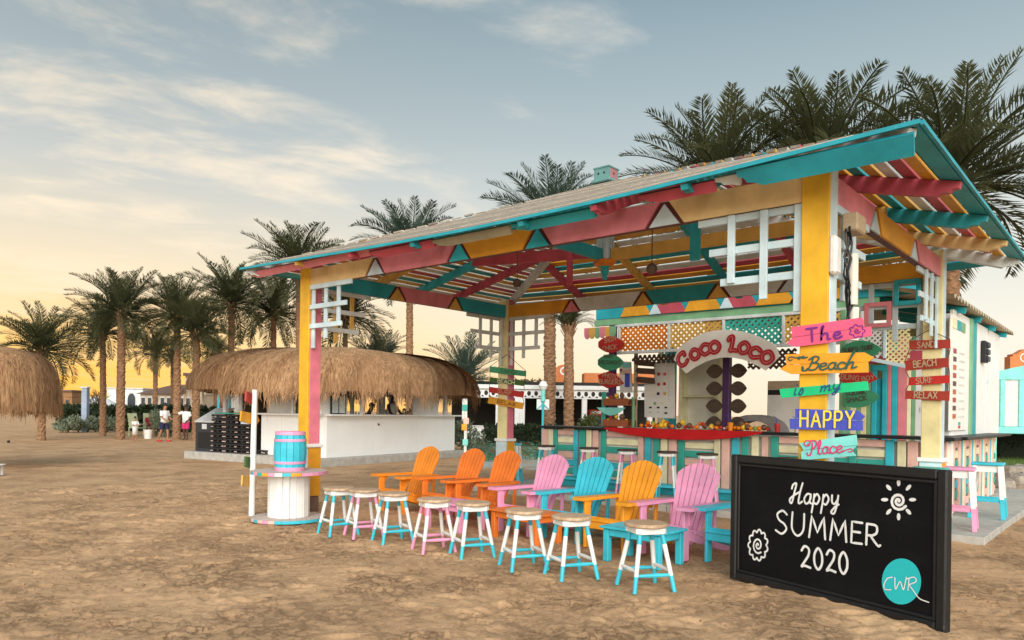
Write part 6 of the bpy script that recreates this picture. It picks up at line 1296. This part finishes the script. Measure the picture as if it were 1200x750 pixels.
def shrub(px, py, Zd, size, mat, label, n=900, leaf=.16, flat=1.6, group='shrubs behind the beach'):
    c = pd(px, py, Zd); t = thing('shrub', label, 'shrub', (c.x, c.y, 0), 0, group); me = leaf_cloud(n, size, leaf, mat, 'foliage', int(px*3+py), flat); tag(inst('foliage', me, t), kind='stuff')
    mb = MB()
    for k in range(5): a = k*1.3; mb.tube([(0, 0, 0), (.3*size[0]*math.cos(a), .3*size[1]*math.sin(a), size[2]*1.2)], [.03, .012], 5)
    mb.build('stem', STEM, t)
for px, py, Zd, sz, m, lab in ((80, 486, 44, (1.0, .8, .55), SAGE, 'dark sage shrub left of the blue column'), (92, 487, 45, (.8, .8, .5), SAGE, 'sage shrub close against the blue column'), (112, 486, 46, (.9, .8, .5), SAGE, 'pale sage shrub right of the blue column'), (126, 486, 46, (1.0, .8, .55), SAGE, 'pale sage shrub beside the tallest left trunk'),
    (183, 500, 40, (.8, .6, .8), SAGE, 'sage shrub behind the man in navy shorts'), (200, 500, 40, (.7, .6, .7), SAGE, 'sage shrub between the two men'), (546, 532, 30, (.8, .8, .72), SAGE, 'big grey green bush at the right end of the thatched bar'), (522, 530, 31, (.8, .7, .75), SAGE, 'grey green bush behind the right end of the bar wall'),
    (475, 525, 29, (1.6, .8, .9), SAGE, 'grey green bush seen through the thatched bar opening'), (430, 525, 30, (1.4, .8, .8), SAGE, 'grey bush seen through the bar opening at left'), (688, 505, 33, (.5, .5, .9), BUSH, 'fresh green bush between the two far trunks')):
    shrub(px, py, Zd, sz, m, lab, 1500, .14 if Zd > 30 else .12, 2.2)
def hedge(p0, p1, w, h, mat, label, n, leaf=.1):
    a, b = Vector(p0), Vector(p1); m = (a+b)/2; L = (b-a).length; t = thing('hedge', label, 'hedge', (m.x, m.y, 0), math.atan2((b-a).y, (b-a).x), 'hedges behind the beach'); MB().box((0, 0, h*.45), (L*.98, w*.8, h*.85)).build('dark_core', plain('dark hedge core', (.012, .018, .008), .9), t); me = leaf_cloud(n, (L/2, w/2, h/2), leaf, mat, 'foliage', int(L*100), 1.0, True); tag(inst('foliage', me, t), kind='stuff')  # solid near-black box fills the hedge behind its leaves
def gx(px, Zd): q = pd(px, 480, Zd); return (q.x, q.y, 0)
hedge(gx(78, 50), gx(250, 48), 1.2, 1.5, HEDGE, 'long dark hedge in front of the far white houses', 14000, .30)
hedge(gx(572, 35.5), gx(705, 34.5), 1.0, .95, HEDGE, 'clipped green hedge in front of the white restaurant', 9000, .14); hedge(gx(1165, 28.5), gx(1260, 28.5), .8, 1.5, HEDGE, 'dark low hedge in front of the turquoise kiosk', 2500, .1)
hedge(gx(605, 50), gx(660, 50), 3, 3.6, OLIVE, 'olive coloured hedge rising over the white restaurant roof', 3500, .25)
c = pd(115, 480, 52); t = thing('bare_tree', 'leafless twiggy tree in the glow left of the tallest trunk', 'tree', (c.x, c.y, 0), 0); mb = MB(); rr = random.Random(4)
def twig(p, d, l, r, n):
    e = p+d*l; mb.tube([p, p+d*l*.5+Vector((rr.uniform(-.05, .05), 0, 0))*l, e], [r, r*.8, r*.6], 5)
    if n > 0:
        for k in range(4 if n > 1 else 3): q = (d+Vector((rr.uniform(-.9, .9), rr.uniform(-.9, .9), rr.uniform(-.1, .6)))).normalized(); twig(p+d*l*rr.uniform(.55, 1), q, l*.68, r*.55, n-1)
twig(Vector((0, 0, 0)), Vector((0, 0, 1)), 1.3, .10, 4); mb.build('trunk', STEM, t)
# ------------------------------------------------------------------ far houses on the left
STUCCO = plain('white stucco', (.70, .70, .68), .9, var=.08); BEIGE = plain('beige stucco', (.58, .47, .34), .9, var=.1); TILE = plain('brown roof tile', (.17, .105, .075), .8, var=.3, scale=14); GLASS = plain('dark window glass', (.03, .04, .05), .1, var=.2, spec=.8)
def facing(px, Zd): c = pd(px, 480, Zd); return (c.x, c.y, 0)
def wallbox(t, x0, x1, z0, z1, d, m, name='wall', y=0): return MB().box(((x0+x1)/2, y+d/2, (z0+z1)/2), (x1-x0, d, z1-z0), ch=.02).build(name, m, t)
def mpp(Zd): return Zd/F
def zat(py, px, Zd): return pd(px, py, Zd).z
Zd = 64; u = mpp(Zd); t = thing('white_house', 'low white house with an arched opening left of the tall palm trunk', 'house', facing(150, Zd), TH)
zt = zat(456, 150, Zd); wallbox(t, -25*u, 17*u, -.2, zt, 5, STUCCO); wallbox(t, -26*u, 18*u, zt+.002, zt+.12, 5.2, plain('pale stone', (.6, .58, .54)), 'parapet', -.1)
aw = 9*u; zb = .6; n = 10; MB().prism([(4*u-aw/2+0, 0.1)]+[(4*u-aw/2*math.cos(PI*i/n), zt-.9+.55*math.sin(PI*i/n)-.0) for i in range(n+1)]+[(4*u+aw/2, .1)], -.03, .0).build('arch_window', GLASS, t); MB().prism([(4*u-aw/2-.12, 0.1)]+[(4*u-(aw/2+.12)*math.cos(PI*i/n), zt-.9+.67*math.sin(PI*i/n)) for i in range(n+1)]+[(4*u+aw/2+.12, .1)], -.012, .0).build('arch_frame', plain('pale stone', (.6, .58, .54)), t)
Zd = 60; u = mpp(Zd); t = thing('brown_roof_house', 'house with a brown hipped tile roof and white window bands', 'house', facing(202, Zd), TH); z1, z2, z3 = zat(468, 202, Zd), zat(462, 202, Zd), zat(449, 202, Zd)
wallbox(t, -38*u, 36*u, -.2, z2, 7, BEIGE); mb = MB(); w_ = [(-41*u, -.4, z2), (12*u, -.4, z2), (12*u, 7.4, z2), (-41*u, 7.4, z2), (-22*u, 3.5, z3), (-8*u, 3.5, z3)]; mb.add(w_, [(0, 1, 5, 4), (1, 2, 5), (2, 3, 4, 5), (3, 0, 4), (3, 2, 1, 0)]); mb.build('roof', TILE, t)
wallbox(t, 12*u, 37*u, z2+.002, z2+1.5, 6, BEIGE, 'upper_wall', .4); wallbox(t, 11*u, 38*u, z2+1.503, z2+1.75, 6.6, TILE, 'roof', .1)
for k in range(9):
    x = -34*u+k*7.5*u; f = MB().box((x, -.03, (z1+z2)/2-.55), (5.6*u, .05, 1.15), ch=.01).build('window', STUCCO, t); MB().box((x, -.062, (z1+z2)/2-.55), (4.4*u, .02, .9)).build('pane', GLASS, f)
for k in range(3): x = 15.5*u+k*8*u; f = MB().box((x, .37, z2+.75), (5.6*u, .05, 1.0), ch=.01).build('window', STUCCO, t); MB().box((x, .34, z2+.75), (4.4*u, .02, .8)).build('pane', GLASS, f)
MB().box((-8*u, -.06, z1-.9), (58*u, .08, .18)).build('white_band', STUCCO, t)
Zd = 56; u = mpp(Zd); t = thing('cabin', 'small brown timber cabin right of the left sunshade', 'cabin', facing(77, Zd), TH); zt = zat(459, 77, Zd); BR = wood('brown cladding', (.24, .12, .05), (.36, .20, .09), 3, (9, 1, 1))
for k in range(6): wallbox(t, -7*u, 7*u, zt*k/6+.004, zt*(k+1)/6-.01, 2, BR, 'board')
wallbox(t, -8*u, 8*u, zt+.002, zt+.14, 2.3, TILE, 'roof', -.15); f = MB().box((2*u, -.03, zt*.7), (5*u, .05, .5)).build('window', BR, t); MB().box((2*u, -.06, zt*.7), (3.6*u, .02, .36)).build('pane', GLASS, f)
Zd = 46; u = mpp(Zd); t = thing('blue_column', 'square pale blue column standing among the sage shrubs', 'column', facing(100, Zd), TH); zt = zat(455, 100, Zd); MB().box((0, 0, zt/2), (6.6*u, 6.6*u, zt), ch=.03).build('shaft', paint('faded blue plaster', (.36, .43, .54), .8), t); MB().box((0, 0, zt+.05), (8*u, 8*u, .1), ch=.02).build('cap', P['grey'], t)
c = facing(112, 62); t = thing('tent', 'white dome shaped canopy far behind the blue column', 'tent', c); MB().lathe([(2.0, .0), (2.0, 1.0), (1.7, 1.7), (1.0, 2.2), (0, 2.4)], 20).build('canopy', STUCCO, t)
# people and garden chairs by the hedge
def garden_chair(px, Zd, lab, rz):
    t = thing('garden_chair', lab, 'chair', facing(px, Zd), TH+rz, 'pale garden chairs by the far hedge'); m = plain('pale green canvas', (.42, .48, .30), .8)
    MB().box((0, .05, .44), (.6, .55, .05), ch=.01).build('seat', m, t); MB().box((0, .32, .85), (.6, .05, .8), Matrix.Rotation(R(-12), 3, 'X'), ch=.01).build('backrest', m, t)
    for s in (-1, 1):
        for q in (-1, 1): MB().box((s*.26, .05+q*.24, .21), (.05, .05, .42)).build('leg', m, t)
        MB().box((s*.3, .05, .64), (.05, .5, .04)).build('armrest', m, t)
garden_chair(161, 41, 'pale green garden chair left of the seated people', 2.9); garden_chair(196, 41, 'pale green garden chair behind the man in navy shorts', 3.3); garden_chair(176, 42, 'pale garden chair under the seated person in red', .6); garden_chair(183, 42.4, 'pale garden chair under the person in lime', -.5)
SITA = (((-.04, -.06, -.27), (.02, -.22, -.04)), ((.04, -.06, -.27), (-.02, -.22, -.04)))
c = facing(176, 42); person('person in a dark red top sitting in a garden chair by the hedge', (c[0], c[1], 0), TH+.6, 1.7, SKIN, plain('dark red cotton', (.28, .02, .03), .8), P['black'], SITA, seated=True)
c = facing(183, 42.4); person('person in a lime green top sitting beside the one in dark red', (c[0], c[1], 0), TH-.5, 1.65, SKIN, plain('lime cotton', (.45, .62, .05), .8), P['black'], SITA, seated=True)
# ------------------------------------------------------------------ white restaurant behind the bar
Zd = 38; u = mpp(Zd); RW = plain('white restaurant paint', (.74, .74, .72), .7, var=.06); t = thing('restaurant', 'white open fronted restaurant with a lattice frieze and dark interior', 'restaurant', facing(650, Zd), TH); X = lambda px: (px-650)*u
zr, zf, zl = zat(452, 650, Zd), zat(457, 650, Zd), zat(466, 650, Zd)
wallbox(t, X(520), X(790), zf, zr, 8, RW, 'roof', -.5); wallbox(t, X(520), X(790), zl-.06, zl, .08, RW, 'frieze_rail', -.4); wallbox(t, X(520), X(790), -.1, .15, 8, CONC, 'floor'); wallbox(t, X(520), X(790), .152, zl+1, .2, plain('interior shade colour', (.03, .025, .022), .9), 'back_wall', 5)  # back wall near black: the interior's shade is in its colour
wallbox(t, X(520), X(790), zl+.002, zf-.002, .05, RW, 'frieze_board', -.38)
mb = MB(); k = X(520)
while k < X(790):
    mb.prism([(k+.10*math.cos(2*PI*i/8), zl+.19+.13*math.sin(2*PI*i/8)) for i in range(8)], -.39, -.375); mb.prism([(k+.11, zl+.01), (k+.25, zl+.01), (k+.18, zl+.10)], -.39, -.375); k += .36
mb.build('frieze_dark_shape', plain('interior shade colour', (.03, .025, .022), .9), t, kind='stuff')  # dark shapes on the solid board, painted as shaded holes
for px in (545, 584, 606, 612, 684, 726, 760): wallbox(t, X(px)-.13, X(px)+.13, .15, zl-.062, .26, RW, 'column', -.4)
mb = MB()
for i, (px, y) in enumerate(((628, 1.0), (646, 2.2), (594, 1.6), (705, 1.2), (560, 1.4), (742, 1.5))):
    q = thing('dining_table', 'white draped dining table, %s in the restaurant' % ('just right of the lamp post', 'deepest behind the lamp post', 'behind the hanging word planks', 'near the red figure', 'at the left end', 'at the right end')[i], 'table', tuple(Vector(facing(px, Zd+y))), TH, 'dining tables in the restaurant'); MB().box((0, 0, .86), (1.1, .9, .04), ch=.01).build('top', RW, q); MB().box((0, 0, .50), (1.06, .86, .68), ch=.03).build('cloth', RW, q)
RED = plain('red enamel', (.45, .015, .02), .4)
q = thing('drinks_cooler', 'bright red drinks cooler standing inside the restaurant', 'cooler', facing(698, Zd+1.5), TH); MB().box((0, 0, .95), (.75, .7, 1.7), ch=.05).build('case', RED, q); MB().box((0, -.36, 1.05), (.5, .02, .9)).build('glass_door', GLASS, q); MB().box((0, -.362, 1.66), (.5, .02, .12)).build('header_panel', RW, q)
# orange terrace wall with arch and white ring
OR = plain('orange stucco', (.60, .20, .07), .85, var=.15); Zd = 44; u = mpp(Zd); t = thing('orange_building', 'orange stucco terrace building with a round white emblem on its arch', 'building', facing(690, Zd), TH); X = lambda px: (px-690)*u
za, zb_, zc = zat(428, 690, Zd), zat(437, 690, Zd), zat(448, 690, Zd)
wallbox(t, X(684), X(790), zc-.6, zb_, 1.5, OR, 'wall'); n = 10
MB().prism([(X(647), zb_-1), (X(672)-.01, zb_-1), (X(672)-.01, zb_)]+[(X(660)+12*u*math.cos(PI*i/n)*.98, zb_+9*u*math.sin(PI*i/n)) for i in range(n+1)]+[(X(647), zb_)], -.3, .2).build('arch', OR, t)
ring = MB(); strokes(ring, [[(X(660)+4*u*math.cos(2*PI*i/20), zb_+1.5*u+4*u*math.sin(2*PI*i/20)) for i in range(21)]], 1.6*u, -.31); ring.build('emblem', P['white'], t)
wallbox(t, X(676), X(682), -.1, zc-.602, .4, plain('peach stucco', (.62, .34, .20), .85), 'pillar', -3)
# lamp post with white globe disc
c = pd(636, 497, 26); u = mpp(26); t = thing('lamp_post', 'teal lamp post with white round globe and small white sign panel', 'lamp post', (c.x, c.y, 0), TH); zt = zat(452, 636, 26)
MB().tube([(0, 0, 0), (0, 0, zt-.1)], .045, 10).build('pole', P['turq'], t); MB().tube([(0, 0, zat(470, 636, 26)), (0, 0, zt+.1)], .08, 10).build('sleeve', P['aqua'], t); MB().lathe([(0, -.17), (.1, -.14), (.17, 0), (.1, .14), (0, .17)], 16, (0, 0, zt)).build('globe', RW, t); z = zat(474, 636, 26); MB().box((0, .05, z), (.44, .03, .36), ch=.01).build('sign_panel', RW, t)
for s in (-1, 1): MB().bar((s*.2, .02, z-.16), (0, .0, z+.02), .02, .03).build('stripe', P['turq'], t)
# beige post with little plates by the thatched bar
c = pz(545, 541); t = thing('signpost', 'slim pale post with small orange plates right of the thatched bar', 'signpost', (c.x, c.y, 0), TH); MB().tube([(0, 0, 0), (0, 0, 1.95)], .05, 8).build('pole', P['offwhite'], t)
for z, cc, x in ((1.72, 'mint', -.03), (1.30, 'salmon', .02), (1.1, 'signorange', -.04), (.62, 'aqua', .0)): MB().box((x, -.06, z), (.17, .02, .2), ch=.006).build('plate', P[cc], t)
# ------------------------------------------------------------------ right edge: turquoise kiosk, lawn and stones
Zd = 26; u = mpp(Zd); t = thing('turquoise_kiosk', 'turquoise kiosk with pale panels at the right edge of the beach', 'kiosk', facing(1215, Zd), TH); X = lambda px: (px-1215)*u; zt, z0 = zat(437, 1190, Zd), zat(500, 1190, Zd)
wallbox(t, X(1165), X(1275), z0, zt, 3, plain('pale kiosk panel', (.66, .66, .62), .7), 'wall'); n = 10
MB().prism([(X(1163), zt-8*u)]+[(X(1163)+112*u*i/n, zt+10*u*math.sin(PI*i/n)) for i in range(n+1)]+[(X(1275), zt-8*u)], -.06, -.01).build('gable', P['aqua'], t)
for px in (1174, 1196, 1222, 1250): wallbox(t, X(px)-.09, X(px)+.09, z0, zt-8*u-.002, .05, P['aqua'], 'post', -.052)
wallbox(t, X(1165), X(1275), z0-.25, z0-.002, 3.1, P['aqua'], 'base_rail', -.07)
for px in (1170, 1225, 1270): wallbox(t, X(px)-.1, X(px)+.1, -.1, z0-.252, .2, P['aqua'], 'leg', .2)
Zd = 34; u = mpp(Zd); t = thing('orange_gable', 'orange curved gable with a white ring letter behind the turquoise kiosk', 'gable', facing(1205, Zd), TH); X = lambda px: (px-1205)*u; zb_ = zat(424, 1195, Zd)
pts = [(X(1183), zb_-.8), (X(1240), zb_-.8), (X(1240), zb_+.3), (X(1226), zb_+10*u), (X(1212), zb_+16*u), (X(1200), zb_+15*u), (X(1190), zb_+9*u), (X(1186), zb_+9*u), (X(1186), zb_+6*u), (X(1183), zb_+6*u)]
MB().prism(pts, 0, .4).build('wall', OR, t); wallbox(t, X(1185), X(1238), -.1, zb_-.802, .38, OR, 'wall', .01); ring = MB(); strokes(ring, [catmull([(X(1199)+4*u*math.cos(2*PI*i/16+.6), zb_+5*u+4.5*u*math.sin(2*PI*i/16+.6)) for i in range(15)])], 1.1*u, -.01); ring.build('letter', P['white'], t)
# lawns, path and flower bed as thin sheets
def sheet(name, pts, mat, z, label=None, kind='structure'):
    mb = MB(); mb.add([(p.x, p.y, z) for p in pts], [tuple(range(len(pts)))]); o = mb.build(name, mat); o['kind'] = kind; return o
GR = plain('mown grass soil', (.10, .16, .04), .95, var=.3, scale=3)
def grassfield(name, pts, n, seed, mat, h=.09):
    g = np.random.default_rng(seed); a, b, c, d = [np.array(p[:2]) for p in pts]; s, q = g.uniform(0, 1, (2, n, 1)); B_ = (a*(1-s)+b*s)*(1-q)+(d*(1-s)+c*s)*q; an = g.uniform(0, 6.28, n); w = .012; L = h*g.uniform(.5, 1.3, n); e = np.stack([np.cos(an)*w, np.sin(an)*w, 0*an], -1); P0 = np.concatenate([B_, np.full((n, 1), .02)], 1); tp = P0+np.stack([np.cos(an*3)*L*.5, np.sin(an*3)*L*.5, L], -1)
    V = np.stack([P0-e, P0+e, tp], 1).reshape(-1, 3); tag(inst(name, npmesh(name, V, (np.arange(n)*3)[:, None]+np.arange(3)[None], mat)), kind='stuff')
lw = [pz(1168, 545, .1), pz(1260, 545, .1), pz(1260, 520, .1), pz(1168, 520, .1)]; sheet('lawn', lw, GR, .10); grassfield('grass', [(p.x, p.y) for p in lw], 26000, 3, leafy('lawn grass', (.12, .20, .04), (.24, .34, .09), .6, .3), .16)
lw2 = [pz(556, 522), pz(640, 522), pz(690, 508), pz(560, 508)]; sheet('lawn', lw2, GR, .012); grassfield('grass', [(p.x, p.y) for p in lw2], 14000, 4, leafy('lawn grass', (.12, .20, .04), (.24, .34, .09), .6, .3))
sheet('path', [pz(536, 548), pz(640, 552), pz(660, 520), pz(545, 522)], plain('pale patchy paving', (.46, .46, .40), .9, var=.35, scale=2.5), .008)
g = np.random.default_rng(8); 
def flowers(name, px0, px1, py0, py1, n, cols, seed):
    g = np.random.default_rng(seed); mb = MB()
    for k in range(n):
        p = pz(g.uniform(px0, px1), g.uniform(py0, py1)); h = g.uniform(.08, .3); s = g.uniform(.05, .12); mi = int(g.integers(0, len(cols)))
        mb.add([(p.x-s, p.y, h), (p.x, p.y-s, h+.02), (p.x+s, p.y, h), (p.x, p.y+s, h-.02)], [(0, 1, 2, 3)], mi); mb.add([(p.x-.01, p.y, 0), (p.x+.01, p.y, 0), (p.x, p.y, h)], [(0, 1, 2)], len(cols)-1)
    tag(mb.build(name, [P[c] for c in cols]), kind='stuff')
flowers('flower_bed', 545, 585, 520, 542, 620, ['orange', 'salmon', 'mint', 'aqua', 'leafgreen'], 5); flowers('flower_bed', 585, 640, 514, 540, 720, ['signorange', 'aqua', 'mint', 'leafgreen'], 6)
STN = plain('rough field stone', (.30, .26, .21), .9, var=.3, scale=9)
def stone(x, y, z, s, lab, sd):
    g = random.Random(sd); mb = MB(); prof = [(0, -.5), (.42, -.42), (.55, -.05), (.46, .34), (.2, .5), (0, .52)]; mb.lathe(prof, 9, smooth=False); mb.v = [(v[0]*s*(1+g.uniform(-.16, .16))*1.25, v[1]*s*(1+g.uniform(-.16, .16)), v[2]*s*.8*(1+g.uniform(-.12, .12))) for v in mb.v]; mb.sm = [False]*len(mb.sm)
    o = mb.build('stone', STN, None, (x, y, z+s*.36), (g.uniform(-.2, .2), g.uniform(-.2, .2), g.uniform(0, 6))); tag(o, lab, 'stone', 'stones edging the lawn')
sw = [(1176, 574, .42, 'large rough stone nearest the end of the bar slab'), (1187, 571, .5, 'largest rounded stone below the lawn'), (1198, 569, .46, 'rough stone at the right edge below the lawn'), (1181, 555, .34, 'small flat stone on top of the stone edge, left one'), (1193, 553, .36, 'small flat stone on top of the stone edge, right one')]
for i, (px, py, s, lab) in enumerate(sw): p = pz(px, py+3); stone(p.x, p.y, 0 if i < 3 else .02, s, lab, i)
q0, q1 = pz(1174, 560), pz(1290, 556); MB().bar((q0.x, q0.y, .14), (q1.x, q1.y, .14), .5, .36, ch=.05).build('kerb', STN)['kind'] = 'structure'
